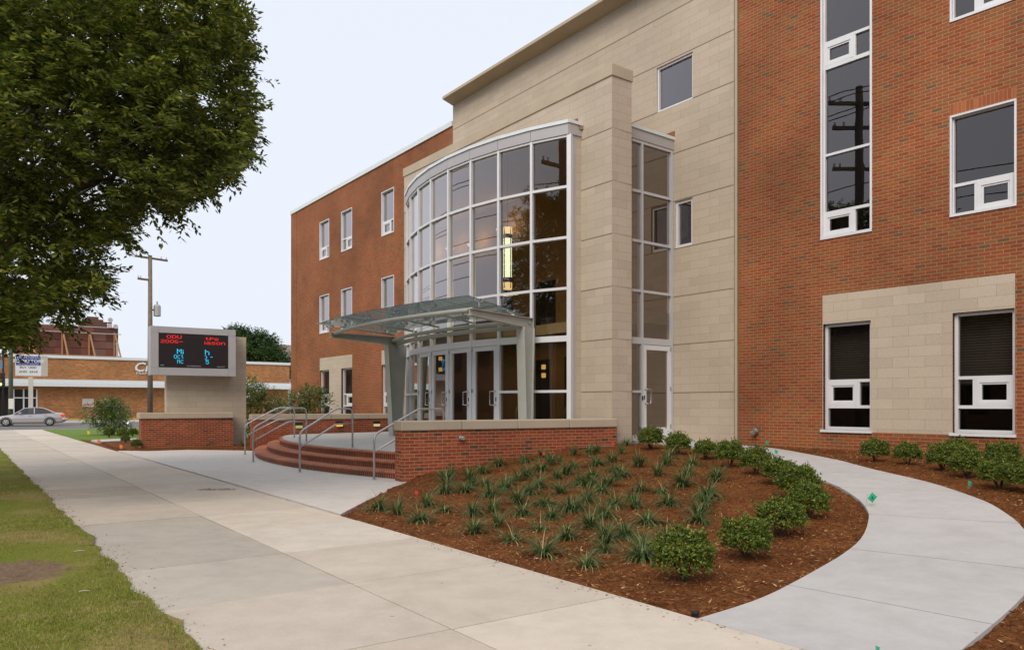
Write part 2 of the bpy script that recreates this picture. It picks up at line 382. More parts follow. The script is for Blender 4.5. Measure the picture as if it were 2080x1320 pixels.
# ------------------------------------------------------------------ facade frames
class Fr:
    """vertical plane through (x,y) whose horizontal lines vanish at photo column vp; a runs to the right"""
    def __init__(s, x, y, vp=None, d=None):
        s.o = Vector((x, y))
        if d is None:
            d = Vector((CX - vp, -F)) if vp < CX else Vector((vp - CX, F))
        s.d = Vector(d).normalized(); s.n = Vector((s.d.y, -s.d.x))
        if s.n.y > 0: s.n = -s.n
    def at(s, a, z, o=0): p = s.o + s.d * a + s.n * o; return (p.x, p.y, z)
    def px(s, u, v):            # photo pixel -> (a, z) on the plane
        k = (u - CX) / F; dx, dy = k, 1.0
        t = (s.o.x * s.n.x + s.o.y * s.n.y) / (dx * s.n.x + dy * s.n.y)
        a = (dx * t - s.o.x) * s.d.x + (dy * t - s.o.y) * s.d.y
        return a, H + (HV - v) / F * t
    def a(s, u): return s.px(u, 0)[0]
    def box(s, mb, a0, a1, z0, z1, o0, o1, mi=0):
        q = [s.at(a0, 0, o1), s.at(a1, 0, o1), s.at(a1, 0, o0), s.at(a0, 0, o0)]
        mb.hexa([(x, y, z0) for x, y, _ in q] + [(x, y, z1) for x, y, _ in q], mi)
    def quad(s, mb, a0, a1, z0, z1, o=0, mi=0):
        mb.poly([s.at(a0, z0, o), s.at(a1, z0, o), s.at(a1, z1, o), s.at(a0, z1, o)], mi)
def wall(fr, a0, a1, z0, z1, holes=(), grooves=(), voids=(), thick=.3, hd=.22, gd=.012, gh=.018, mi=0, mig=0):
    """wall skin with openings (reveals hd deep), recessed joints and cut-outs filled by another wall"""
    A = sorted({a0, a1, *[h[0] for h in holes], *[h[1] for h in holes], *[h[0] for h in voids], *[h[1] for h in voids]})
    Z = sorted({z0, z1, *[h[2] for h in holes], *[h[3] for h in holes], *[h[2] for h in voids], *[h[3] for h in voids], *[g - gh / 2 for g in grooves], *[g + gh / 2 for g in grooves]})
    A = [a for a in A if a0 <= a <= a1]; Z = [z for z in Z if z0 <= z <= z1]
    def st(a, z):
        if a < a0 or a > a1 or z < z0 or z > z1: return (thick, False, 0)
        for h in holes:
            if h[0] < a < h[1] and h[2] < z < h[3]: return (hd, False, 0)
        for h in voids:
            if h[0] < a < h[1] and h[2] < z < h[3]: return (0, False, 0)
        for g in grooves:
            if abs(z - g) < gh / 2: return (gd, True, mig)
        return (0, True, mi)
    mb = MB(); am = [(A[i] + A[i + 1]) / 2 for i in range(len(A) - 1)]; zm = [(Z[i] + Z[i + 1]) / 2 for i in range(len(Z) - 1)]
    for i, a in enumerate(am):
        for j, z in enumerate(zm):
            d, e, m_ = st(a, z)
            if e: fr.quad(mb, A[i], A[i + 1], Z[j], Z[j + 1], -d, m_)
    for i in range(len(A)):
        for j, z in enumerate(zm):
            l = st(am[i - 1], z)[0] if i > 0 else thick; r = st(am[i], z)[0] if i < len(am) else thick
            if abs(l - r) > 1e-6:
                mb.poly([fr.at(A[i], Z[j], -l), fr.at(A[i], Z[j], -r), fr.at(A[i], Z[j + 1], -r), fr.at(A[i], Z[j + 1], -l)], mi)
    for j in range(len(Z)):
        for i, a in enumerate(am):
            l = st(a, zm[j - 1])[0] if j > 0 else thick; r = st(a, zm[j])[0] if j < len(zm) else thick
            if abs(l - r) > 1e-6:
                mb.poly([fr.at(A[i], Z[j], -l), fr.at(A[i + 1], Z[j], -l), fr.at(A[i + 1], Z[j], -r), fr.at(A[i], Z[j], -r)], mi)
    return mb

def window(parent, fr, a0, a1, z0, z1, bars=(), sash=None, sill=True, label=None, fw=.06, set_=-.05, glass='glass'):
    """bars: list of (a0,a1,z0,z1) mullions; sash: list of (a0,a1,z0,z1) operable hoppers"""
    mb = MB(); o1 = set_; o0 = set_ - .09
    fr.box(mb, a0, a0 + fw, z0, z1, o0, o1); fr.box(mb, a1 - fw, a1, z0, z1, o0, o1)
    fr.box(mb, a0 + fw * .5, a1 - fw * .5, z0, z0 + fw, o0, o1 - .004); fr.box(mb, a0 + fw * .5, a1 - fw * .5, z1 - fw, z1, o0, o1 - .004)
    for b in bars:
        vert = (b[1] - b[0]) < (b[3] - b[2]); fr.box(mb, *b, o0 + .004, o1 - (.012 if vert else .008))
    wd = obj('window', mb, M['white_alu'], parent)
    if label: wd['label'] = label
    g = MB(); fr.quad(g, a0 + .02, a1 - .02, z0 + .02, z1 - .02, o0 + .03); obj('pane', g, M[glass], wd)
    for q in (sash or ()):
        s = MB(); t = .065; e = o1 - .003; x0, x1, y0, y1 = q
        fr.box(s, x0, x0 + t, y0, y1, o0 + .05, e); fr.box(s, x1 - t, x1, y0, y1, o0 + .05, e)
        fr.box(s, x0 + t * .5, x1 - t * .5, y0, y0 + t, o0 + .05, e - .003); fr.box(s, x0 + t * .5, x1 - t * .5, y1 - t, y1, o0 + .05, e - .003)
        t2 = t + .035   # stepped inner bead
        fr.box(s, x0 + t, x0 + t2, y0 + t, y1 - t, o0 + .04, e - .018); fr.box(s, x1 - t2, x1 - t, y0 + t, y1 - t, o0 + .04, e - .018)
        fr.box(s, x0 + t, x1 - t, y0 + t, y0 + t2, o0 + .04, e - .021); fr.box(s, x0 + t, x1 - t, y1 - t2, y1 - t, o0 + .04, e - .021)
        obj('sash', s, M['white_alu'], wd)
    if sill:
        s = MB(); fr.box(s, a0 - .05, a1 + .03, z0 - .055, z0 - .001, -.1, .045); obj('sill', s, M['white_alu'], wd)
    return wd

# ------------------------------------------------------------------ ground shape
SW0 = Vector((1.294, 5.43)); SD = Vector((-.586, .81)).normalized(); SN = Vector((SD.y, -SD.x))   # sidewalk right edge, its direction, inward normal (towards building)
def dn(x, y): return (x - SW0.x) * SN.x + (y - SW0.y) * SN.y
def ts(x, y): return (x - SW0.x) * SD.x + (y - SW0.y) * SD.y
PIER = Vector((2.312, 17.77)); WEND = Vector((-2.23, 15.1))
def hgt(x, y):
    d = dn(x, y)
    z = np.interp(d, [0, 2.5, 3.95, 5.5, 8, 10.7, 14], [0, .07, .2, .385, .55, .57, .57])
    tt = (x - PIER.x) * .6 - (y - PIER.y) * .8
    return float(z * np.clip(1.09 - .02 * tt, .85, 1.12))
def flat(x, y): return 0.0
def G(u, v, h=hgt):
    k = (u - CX) / F; m = (HV - v) / F; Y = 2.0
    while Y < 300:
        if H + m * Y <= h(k * Y, Y): break
        Y += .03
    return Vector((k * Y, Y, h(k * Y, Y)))
def G0(u, v, z=0): Y = (H - z) * F / (v - HV); return Vector(((u - CX) / F * Y, Y, z))
def inpoly(x, y, P):
    c = False; n = len(P)
    for i in range(n):
        x1, y1 = P[i]; x2, y2 = P[(i + 1) % n]
        if (y1 > y) != (y2 > y) and x < (x2 - x1) * (y - y1) / (y2 - y1) + x1: c = not c
    return c
def smooth_curve(pts, n=60):
    P = [Vector(p) for p in pts]; out = []
    for i in range(len(P) - 1):
        p0 = P[max(i - 1, 0)]; p1 = P[i]; p2 = P[i + 1]; p3 = P[min(i + 2, len(P) - 1)]
        for k in range(8):
            t = k / 8; out.append(.5 * ((2 * p1) + (p2 - p0) * t + (2 * p0 - 5 * p1 + 4 * p2 - p3) * t * t + (3 * p1 - p0 - 3 * p2 + p3) * t ** 3))
    out.append(P[-1])
    L = [0]
    for i in range(1, len(out)): L.append(L[-1] + (out[i] - out[i - 1]).length)
    res = []
    for k in range(n + 1):
        s = L[-1] * k / n; j = 0
        while j < len(L) - 2 and L[j + 1] < s: j += 1
        t = (s - L[j]) / max(L[j + 1] - L[j], 1e-9); res.append(out[j].lerp(out[j + 1], t))
    return res

# ---- steps circle
def circ3(a, b, c):
    ax, ay, bx, by, cx, cy = *a, *b, *c; d = 2 * (ax * (by - cy) + bx * (cy - ay) + cx * (ay - by))
    ux = ((ax * ax + ay * ay) * (by - cy) + (bx * bx + by * by) * (cy - ay) + (cx * cx + cy * cy) * (ay - by)) / d
    uy = ((ax * ax + ay * ay) * (cx - bx) + (bx * bx + by * by) * (ax - cx) + (cx * cx + cy * cy) * (bx - ax)) / d
    return Vector((ux, uy)), math.hypot(ax - ux, ay - uy)
SC, SR = circ3((-2.3, 15.5), (-5.75, 19.1), (-8.1, 24.3))
WD = (PIER - WEND).normalized()           # direction of the two low walls, running back to the building
LWEND = Vector((-8.80, 25.9))             # street end of the left low wall
PZ = .48

# ================================================================== SETTING
def sheet(name, poly, z, mat, kind='structure', thick=.1, label=None):
    mb = MB()
    a = sum(poly[i][0] * poly[(i + 1) % len(poly)][1] - poly[(i + 1) % len(poly)][0] * poly[i][1] for i in range(len(poly)))
    if a < 0: poly = list(reversed(poly))
    mb.prism(poly, z - thick, z); o = obj(name, mb, mat); tag(o, kind=kind, label=label); return o
def along(t, d): p = SW0 + SD * t + SN * d; return (p.x, p.y)
mb = MB(); mb.poly([(-900, -900, -.2), (900, -900, -.2), (900, 900, -.2), (-900, 900, -.2)]); tag(obj('ground', mb, M['soil']), kind='structure')
SWW = 3.08
T0, T1 = -14, 50.5                        # sidewalk from behind the camera to the street corner
# cross street at the far end, and the street on the left where the kerb lies
sheet('cross_street', [along(T1 + 1.3, -60), along(T1 + 1.3, 60), along(T1 + 21, 60), along(T1 + 21, -60)], -.09, M['asphalt'])
sheet('street', [along(T0 - 60, -SWW - 4.2), along(T1 + 1.3, -SWW - 4.2), along(T1 + 1.3, -SWW - 17), along(T0 - 60, -SWW - 17)], -.09, M['asphalt'])
sheet('far_pavement', [along(T1 + 21, -60), along(T1 + 21, 60), along(T1 + 33.8, 60), along(T1 + 33.8, -60)], .02, M['kerb'])
sheet('far_kerb', [along(T1 + 33.8, -60), along(T1 + 33.8, 60), along(T1 + 34.0, 60), along(T1 + 34.0, -60)], .16, plain('yellow_kerb', (.55, .38, .05), .7))
sheet('opposite_pavement', [along(T0 - 60, -SWW - 17), along(T1, -SWW - 17), along(T1, -SWW - 20), along(T0 - 60, -SWW - 20)], .02, M['kerb'])
sheet('corner_pavement', [along(T1 + .02, -SWW - 4.2), along(T1 + .02, 30), along(T1 + 1.3, 30), along(T1 + 1.3, -SWW - 4.2)], -.002, M['path'])
# joint bed under the slabs, then the slabs themselves
sheet('sidewalk_joint_bed', [along(T0, 0.0), along(T1, 0.0), along(T1, -SWW), along(T0, -SWW)], -.012, M['joint'])
tj = ts(*G0(705, 1185)[:2]); step = 1.625
mb = MB(); tint = []
k0 = int((T0 - tj) / step); k = k0
t = tj + step * k0
rs = random.Random(3)
while t < T1 - .2:
    for c in range(2):
        d0, d1 = (-SWW / 2 + .009, -.006) if c == 0 else (-SWW + .004, -SWW / 2 - .009)
        dz = rs.uniform(-.003, .003); q = [along(t + .007, d0), along(t + step - .007, d0), along(t + step - .007, d1), along(t + .007, d1)]
        z = dz
        n0 = len(mb.f); mb.hexa([(x, y, -.1) for x, y in reversed(q)] + [(x, y, z) for x, y in reversed(q)])
        g = rs.uniform(.90, 1.06) * (.90 if c == 1 else 1.03)
        if c == 1 and k in (1, 2, 5): g *= .88
        wv = rs.uniform(-.02, .02); tint += [(g * (1 + wv), g, g * (1 - wv), 1)] * 6
    t += step; k += 1
o = obj('sidewalk', mb, M['sidewalk'], bevel=.004); tag(o, kind='structure')
at = o.data.attributes.new('tint', 'FLOAT_COLOR', 'FACE'); at.data.foreach_set('color', np.array(tint, np.float32).ravel())
# grass verge on the left with a ragged edge
def VE(t): return .055 + .018 * math.sin(t * 1.13 + .4) + .018 * math.sin(t * 2.9 + 2) + .02 * math.sin(t * 7.3)
rv = random.Random(5); edge = [];
t = T0
while t < T1 - 1: edge.append((t, -SWW + VE(t) + rv.uniform(-.02, .02))); t += .16
mb = MB(); nW = 14
for i in range(len(edge) - 1):
    for j in range(nW):
        q = []
        for (ii, jj) in ((i, j), (i + 1, j), (i + 1, j + 1), (i, j + 1)):
            tt, e = edge[ii]; dd = e - (4.0 + e + SWW) * (jj / nW) ** 1.6; x, y = along(tt, dd)
            q.append((x, y, .012 + (.015 * min(1, jj / 2)) + .006 * math.sin(tt * 1.3 + jj * .4)))
        mb.poly(list(reversed(q)))
tag(obj('grass_verge', mb, M['turf']), kind='structure')
sheet('street_kerb', [along(T0 - 60, -SWW - 4.0), along(T1 + 1.3, -SWW - 4.0), along(T1 + 1.3, -SWW - 4.2), along(T0 - 60, -SWW - 4.2)], .02, M['kerb'], thick=.2)

# apron in front of the steps
apx = [(239, 915), (300, 914.5), (380, 912), (470, 913), (505, 914)]
apr = [tuple(G0(*p)[:2]) for p in apx]
apr += [tuple(LWEND + WD * .5), tuple(WEND + WD * .6)]
apr += [tuple(G0(852, 977)[:2]), tuple(G0(800, 992)[:2]), tuple(G0(745, 1016)[:2]), tuple(G0(692, 1044)[:2])]
sheet('entrance_apron', apr, .006, M['apron'], thick=.15)
# mulch bed rising to the building
inner = [(1421, 1254), (1569, 1208.5), (1703, 1135), (1748.6, 1097), (1764, 1060), (1761, 1037), (1734.6, 1010), (1672, 978), (1560, 944), (1470, 921), (1385, 906), (1300, 897.5)]
outer = [(1700, 1339.0), (1957.7, 1320), (2027, 1264), (2080, 1213), (2128, 1140), (2080, 1077.8), (2051.8, 1051.7), (1992.6, 1016.9), (1888, 982), (1759, 951), (1650, 925), (1574, 911.6), (1497, 903.6), (1440, 897)]
IN = [G(*p).xy for p in inner]; OU = [G(*p).xy for p in outer]
IN[0] = Vector(along(ts(*IN[0]), .0)); o0 = G0(1870, 1388.5).xy; o0 = Vector(along(ts(*o0), 0.0)); OU[0] = o0
inn = smooth_curve(IN, 70); out_ = smooth_curve(OU, 70)
apronpoly = apr
wl = WEND + WD * .15
def inbed(x, y):
    p = Vector((x, y)); c = (p - wl).cross(WD)
    return c
mb = MB(); NTt, NDd = 260, 118; grid = {}
rvn = np.random.RandomState(4); jit = rvn.uniform(-.012, .012, (NTt + 1, NDd + 1))
for i in range(NTt + 1):
    for j in range(NDd + 1):
        t = -12 + 26 * i / NTt; d = .0 + 12.6 * j / NDd; x, y = along(t, d); z = hgt(x, y) - .012 + jit[i, j]
        if j == 0: z = -.02
        c = inbed(x, y)
        ap = inpoly(x, y, apronpoly)
        if c < -.06 or ap: z = -.25
        grid[i, j] = (len(mb.v)); mb.v.append((x, y, z))
for i in range(NTt):
    for j in range(NDd):
        mb.f.append((grid[i, j], grid[i, j + 1], grid[i + 1, j + 1], grid[i + 1, j])); mb.mi.append(0)
tag(obj('mulch_bed', mb, M['mulch'], smooth=True), kind='structure')
# curved concrete path, cut by joints
mb = MB(); jb = MB(); C = 8; nseg = 70
joints = {6, 14, 22, 30, 38, 46, 54, 62}
def pp(i, s):
    p = inn[i].lerp(out_[i], s); return (p.x, p.y, hgt(p.x, p.y) + .018 * min(1, i / 6) - .0005)
for i in range(nseg):
    for j in range(C):
        s0, s1 = j / C, (j + 1) / C
        q = [pp(i, s0), pp(i, s1), pp(i + 1, s1), pp(i + 1, s0)]
        if i in joints:   # leave a narrow gap
            v0, v1 = Vector(q[0]), Vector(q[3]); L = (v1 - v0).length; k = .007 / max(L, .05); q[0] = tuple(v0.lerp(v1, k))
            v0, v1 = Vector(q[1]), Vector(q[2]); L = (v1 - v0).length; k = .007 / max(L, .05); q[1] = tuple(v0.lerp(v1, k))
        mb.poly(q)
        jb.poly([(a, b, c - .012) for a, b, c in (pp(i, s0), pp(i, s1), pp(i + 1, s1), pp(i + 1, s0))])
    for s in (0, 1):
        a, b = pp(i, s), pp(i + 1, s); mb.poly([a, b, (b[0], b[1], b[2] - .12), (a[0], a[1], a[2] - .12)])
for j in range(C):
    a, b = pp(0, j / C), pp(0, (j + 1) / C); mb.poly([a, b, (b[0], b[1], b[2] - .12), (a[0], a[1], a[2] - .12)])
tag(obj('curved_path', mb, M['path'], smooth=False), kind='structure')
tag(obj('path_joint_bed', jb, M['joint']), kind='structure')

sheet('planting_soil', [along(7, .002), along(T1 - .1, .002), along(T1 - .1, 13), along(7, 13)], -.03, M['mulch'])
# left side: lawn, mulch by the sign, small walk
lawn = [G0(105, 870)[:2], G0(150, 877)[:2], G0(190, 892)[:2], G0(222, 897)[:2], G0(300, 893)[:2], G0(420, 890)[:2], G0(560, 888)[:2], G0(600, 866)[:2], G0(420, 862.5)[:2], G0(230, 865)[:2]]
lawn = [tuple(p) for p in lawn]
sheet('lawn', [along(T1 - .1, .0), along(ts(*lawn[2]), .0), along(ts(*lawn[2]) - 1.5, 1.0), tuple(G0(300, 893)[:2]), tuple(G0(470, 890)[:2]), along(22, 12), along(T1 - .1, 25)], .03, M['lawn'])
sheet('sign_mulch_bed', [tuple(G0(205, 897)[:2]), tuple(G0(228, 909)[:2]), tuple(G0(262, 915)[:2]), tuple(G0(300, 915.5)[:2]), tuple(G0(380, 913)[:2]), tuple(G0(470, 914)[:2]), tuple(G0(512, 915)[:2]), tuple(G0(560, 890)[:2]), tuple(G0(300, 889)[:2])], .045, M['mulch'])
sheet('small_walk', [tuple(G0(185, 895)[:2]), tuple(G0(204, 899)[:2]), tuple(G0(252, 896.5)[:2]), tuple(G0(300, 893)[:2]), tuple(G0(300, 890.5)[:2])], .052, M['path'])

# ================================================================== STEPS AND PLAZA
def ang_range(Rr):
    # intersections of the nosing circle with the two low wall lines
    res = []
    for P in (WEND + Vector((-WD.y, WD.x)) * .05, LWEND - Vector((-WD.y, WD.x)) * .05):
        e = P - SC; b = e.dot(WD); c = e.length_squared - Rr * Rr; disc = b * b - c
        s = [-b - math.sqrt(disc), -b + math.sqrt(disc)] if disc > 0 else [-b, -b]
        best = min(s, key=lambda q: abs(q)); p = P + WD * best; res.append(math.atan2(p.y - SC.y, p.x - SC.x))
    a0, a1 = res
    while a1 - a0 > math.pi: a1 -= 2 * math.pi
    while a0 - a1 > math.pi: a0 -= 2 * math.pi
    return a0, a1
steps = empty('entrance_steps', (*WEND, 0), 'three curved red brick steps rising from the grey apron to the entrance plaza', 'steps')
RH = PZ / 3
for i in range(3):
    Rr = SR - .36 * i; a0, a1 = ang_range(Rr); n = 90; z0, z1 = RH * i, RH * (i + 1)
    rb = MB(); tb = MB()
    for k in range(n):
        b0 = a0 + (a1 - a0) * k / n; b1 = a0 + (a1 - a0) * (k + 1) / n
        def p(an, r, z): return (SC.x + r * math.cos(an), SC.y + r * math.sin(an), z)
        rb.poly([p(b0, Rr - .02, z0 - .05), p(b1, Rr - .02, z0 - .05), p(b1, Rr - .02, z1 - .055), p(b0, Rr - .02, z1 - .055)])
        tb.poly([p(b0, Rr + .0, z1 - .055), p(b1, Rr, z1 - .055), p(b1, Rr + .004, z1 - .015), p(b0, Rr + .004, z1 - .015)])
        tb.poly([p(b0, Rr + .004, z1 - .015), p(b1, Rr + .004, z1 - .015), p(b1, Rr - .012, z1), p(b0, Rr - .012, z1)])
        tb.poly([p(b0, Rr - .012, z1), p(b1, Rr - .012, z1), p(b1, Rr - .40, z1), p(b0, Rr - .40, z1)])
        tb.poly([p(b0, Rr - .03, z1 - .055), p(b1, Rr - .03, z1 - .055), p(b1, Rr, z1 - .055), p(b0, Rr, z1 - .055)])
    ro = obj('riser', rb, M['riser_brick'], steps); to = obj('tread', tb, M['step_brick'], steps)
    # radial brick layout: u = arc length, v = radius
    for ob_, vv in ((ro, 'z'), (to, 'r')):
        me = ob_.data; off = Vector((*WEND, 0)); uv = np.zeros((len(me.loops), 2), np.float32)
        for li, lp in enumerate(me.loops):
            q = me.vertices[lp.vertex_index].co + off; r = math.hypot(q.x - SC.x, q.y - SC.y); an = math.atan2(q.y - SC.y, q.x - SC.x)
            if an > 0 and a0 < -1.5: an -= 2 * math.pi
            uv[li] = (an * Rr, q.z + 30.03 if vv == 'z' else (Rr + .01 - r) * .74)
        me.uv_layers[0].data.foreach_set('uv', uv.ravel())

# ================================================================== BUILDING
BLD = empty('college_building', (5.2, 18.1, .5), 'three storey red brick building with pale stone entrance bay and curved glass front', 'building')
FM = Fr(5.227, 18.12, vp=-110); FR = Fr(5.264, 17.93, vp=-230); FP = Fr(PIER.x, PIER.y, vp=-127)
JZ = [1.81 + 1.219 * k for k in range(-1, 9)]
# --- right brick wing
aE = 14.0
aw = FR.a
g1 = (aw(1672), aw(1768.5)); g2 = (aw(1935), aw(2061)); tl = (aw(1667), aw(1771.5)); sq = (aw(1929.6), aw(2065.2)); pan = (aw(1670.7), aw(2062))
holesR = [(g1[0], g1[1], .985, 3.21), (g2[0], g2[1], .985, 3.21), (tl[0], tl[1], 5.0, 11.75), (sq[0], sq[1], 5.0, 6.885), (sq[0], sq[1], 8.63, 10.5)]
more = []
for da in (5.6,):
    holesR += [(g1[0] + da, g1[1] + da, .985, 3.21), (sq[0] + 3.2, sq[1] + 3.2, 5.0, 6.885), (sq[0] + 3.2, sq[1] + 3.2, 8.63, 10.5)]
voidR = [(pan[0] - .001, pan[1], .95, 3.82)]
obj('brick_wall', wall(FR, 0.03, aE, .2, 12.9, holesR, voids=voidR), M['brick'], BLD)
obj('stone_panel', wall(FR, pan[0], pan[1], .951, 3.819, holesR[:2]), M['stone'], BLD)
mb = MB(); FR.box(mb, 0.03, aE + .1, 12.9, 13.1, -.5, .06); obj('parapet_coping', mb, M['coping_alu'], BLD)
mb = MB(); FR.quad(mb, 0.2, aE, .3, 12.8, -.75); FR.quad(mb, .2, aE, .3, .31, -.7)  # near-black sheet stands in for the shade inside the rooms
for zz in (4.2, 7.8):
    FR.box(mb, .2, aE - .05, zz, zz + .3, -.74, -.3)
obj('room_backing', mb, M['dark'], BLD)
mb = MB(); FR.box(mb, aE - .3, aE, .2, 12.9, -14, -.31); FR.box(mb, .1, aE - .31, 12.4, 12.6, -14, -.76); obj('side_wall', mb, M['brick'], BLD)
M['blind'] = brick_mat('slatted_blind', [(.20, .185, .17), (.23, .21, .195)], (.07, .065, .06), bw=9, bh=.05, mj=.016, stone=True, big=.05)
M['blind_up'] = plain('roller_blind', (.30, .27, .26), .9, var=.15, scale=.8)
def win_ground(fr, a0, a1, left_sash, z0=.985, z1=3.21, lab=None):
    wv = a1 - a0; sp = a0 + wv * .68 if left_sash else a0 + wv * .30
    bars = [(a0 + .05, a1 - .05, 1.975, 2.035), (a0 + .05, a1 - .05, 1.435, 1.495), (sp, sp + .05, 1.49, 1.98)]
    s = [(a0 + .06, sp, 1.495, 1.975)] if left_sash else [(sp + .05, a1 - .06, 1.495, 1.975)]
    wv_ = window(BLD, fr, a0, a1, z0, z1, bars, s, label=lab, set_=-.09); g = MB(); fr.quad(g, a0 - .1, a1 + .1, z0 + .9, z1 + .1, -.36); obj('blind', g, M['blind'], wv_)
    return wv_
def win_upper(fr, a0, a1, z0, z1, left_sash, lab=None):
    wv = a1 - a0; sp = a0 + wv * .62 if left_sash else a0 + wv * .36
    zb = z0 + .56
    bars = [(a0 + .05, a1 - .05, zb, zb + .055), (sp, sp + .05, z0 + .06, zb + .01)]
    s = [(a0 + .06, sp, z0 + .06, zb)] if left_sash else [(sp + .05, a1 - .06, z0 + .06, zb)]
    w_ = window(BLD, fr, a0, a1, z0, z1, bars, s, sill=False, label=lab, set_=-.05, fw=.055)
    mb = MB(); t = .05   # projecting white surround
    fr.box(mb, a0 - .0, a0 + t * .7, z0, z1, -.051, .012); fr.box(mb, a1 - t * .7, a1, z0, z1, -.051, .012)
    fr.box(mb, a0, a1, z1 - t * .7, z1, -.051, .016); fr.box(mb, a0, a1, z0, z0 + t, -.051, .02)
    obj('surround', mb, M['white_alu'], w_)
    return w_
win_ground(FR, *g1, True); win_ground(FR, *g2, False); win_ground(FR, g1[0] + 5.6, g1[1] + 5.6, True)
win_upper(FR, *sq, 5.0, 6.885, False); win_upper(FR, *sq, 8.63, 10.5, False)
win_upper(FR, sq[0] + 3.2, sq[1] + 3.2, 5.0, 6.885, True); win_upper(FR, sq[0] + 3.2, sq[1] + 3.2, 8.63, 10.5, True)
a0, a1 = tl; sp = a0 + (a1 - a0) * .62; bars = []; sash = []
for b in (5.0, 8.60):
    bars += [(a0 + .05, a1 - .05, b + .53, b + .59), (sp, sp + .045, b + .08, b + .54), (a0 + .05, a1 - .05, b + 1.765, b + 1.815)]
    sash.append((a0 + .06, sp, b + .08, b + .53))
bars.append((a0 + .05, a1 - .05, 8.60, 8.68))
tw = window(BLD, FR, a0, a1, 5.0, 11.75, bars, sash, sill=False, label='tall narrow stairwell window rising through two storeys', set_=-.05, fw=.075)
mb = MB(); FR.box(mb, a0, a0 + .04, 5.0, 11.75, -.051, .012); FR.box(mb, a1 - .04, a1, 5.0, 11.75, -.051, .012); FR.box(mb, a0, a1, 5.0, 5.06, -.051, .02); obj('surround', mb, M['white_alu'], tw)
for (p, z) in ((sq, 6.885), (sq, 10.5)):
    mb = MB(); FR.box(mb, p[0], p[1], z + .003, z + .206, -.05, .003); obj('soldier_course', mb, M['soldier'], BLD)
# --- stone mass
mL, mRt = FM.a(920), FM.a(1490.5)
wu = (FM.a(1334), FM.a(1407)); wsm = (FM.a(1371), FM.a(1406.5))
holesM = [(wu[0], wu[1], 9.13, 10.29), (wsm[0], wsm[1], 5.49, 6.67)]
gro = [z for z in JZ if z > 1]
obj('stone_wall', wall(FM, mL, mRt, .2, 12.45, holesM, gro, mig=1), [M['stone'], M['groove']], BLD)
mb = MB(); FM.quad(mb, wsm[0] - 1, mRt, 5, 11, -.6); obj('room_backing', mb, M['dark'], BLD)  # dark sheet painted in place of unlit room depth
mb = MB(); FM.box(mb, mRt, mRt + .05, .2, 13.2, -.28, -.035); FM.box(mb, mRt + .05, mRt + .11, .2, 13.2, -.3, .02); FM.box(mb, mRt - .3, mRt + .1, 12.46, 13.2, -.6, -.05); obj('edge_trim', mb, M['stone_plain'], BLD)
# side walls and body of the mass so it is a solid volume
mb = MB(); FM.box(mb, mL, mL + .3, .2, 12.45, -13, -.301); obj('stone_side_wall', mb, M['stone'], BLD)
mb = MB(); FM.box(mb, mL + .3, mRt, 12.2, 12.35, -13, -.31); obj('roof', mb, M['panel_alu'], BLD)
window(BLD, FM, *wu, 9.13, 10.29, sill=False, fw=.05, set_=-.04); window(BLD, FM, *wsm, 5.49, 6.67, sill=False, fw=.07, set_=-.04)
# flared cornice
mb = MB(); co_ = .50; FMo = Fr(*FM.at(0, 0, co_)[:2], d=FM.d); e = mL - FMo.a(898.5)
A0, A1 = mL, mRt + .1
def cp(a, o, z): return FM.at(a, z, o)
c = [cp(A0, 0, 12.45), cp(A1, 0, 12.45), cp(A1, co_, 12.55), cp(A0 - e, co_, 12.55)]
t_ = [cp(A0, 0, 12.60), cp(A1, 0, 12.60), cp(A1, co_, 12.64), cp(A0 - e, co_, 12.64)]
mb.poly([c[0], c[3], c[2], c[1]]); mb.poly([t_[0], t_[1], t_[2], t_[3]]); mb.poly([c[3], t_[3], t_[2], c[2]]); mb.poly([c[1], c[2], t_[2], t_[1]])
bk = [cp(A0, -12, 12.45), cp(A0 - e, -12.6, 12.55), cp(A0 - e, -12.6, 12.64), cp(A0, -12, 12.60)]
mb.poly([c[0], bk[0], bk[1], c[3]]); mb.poly([c[3], bk[1], bk[2], t_[3]]); mb.poly([t_[3], bk[2], bk[3], t_[0]])
mb.poly([t_[0], bk[3], cp(A1, -12, 12.6), t_[1]])
obj('cornice', mb, M['stone_plain'], BLD)
# --- left brick wing
lL = FM.a(592)
wx = [(FM.a(649.4), FM.a(668.7)), (FM.a(693.3), FM.a(715.3)), (FM.a(775), FM.a(800.5))]
lp = [(wx[0][0] + .0, wx[1][1], .95, 3.82), (wx[2][0], mL - .35, .95, 3.82)]
holesL = []
for (a0, a1) in wx:
    holesL += [(a0, a1, .985, 3.21), (a0, a1, 5.03, 6.9), (a0, a1, 8.67, 10.54)]
obj('brick_wall', wall(FM, lL, mL - .002, .1, 11.72, holesL, voids=lp, hd=.22), M['brick'], BLD)
for q in lp: obj('stone_panel', wall(FM, q[0] + .001, q[1], .951, 3.819, [h for h in holesL if h[2] < 1 and q[0] - .01 <= h[0] and h[1] <= q[1] + .01]), M['stone'], BLD)
for i, (a0, a1) in enumerate(wx):
    ls = i != 1
    win_ground(FM, a0, a1, ls); win_upper(FM, a0, a1, 5.03, 6.9, ls); win_upper(FM, a0, a1, 8.67, 10.54, ls)
mb = MB(); FM.box(mb, lL - .06, mL - .01, 11.72, 11.90, -.45, .05); obj('parapet_coping', mb, M['coping_alu'], BLD)
mb = MB(); FM.quad(mb, lL + .3, mL, .3, 11.5, -.75)  # interior shade of the left wing put in as a near-black sheet
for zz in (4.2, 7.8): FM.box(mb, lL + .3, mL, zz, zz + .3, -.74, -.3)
obj('room_backing', mb, M['dark'], BLD)
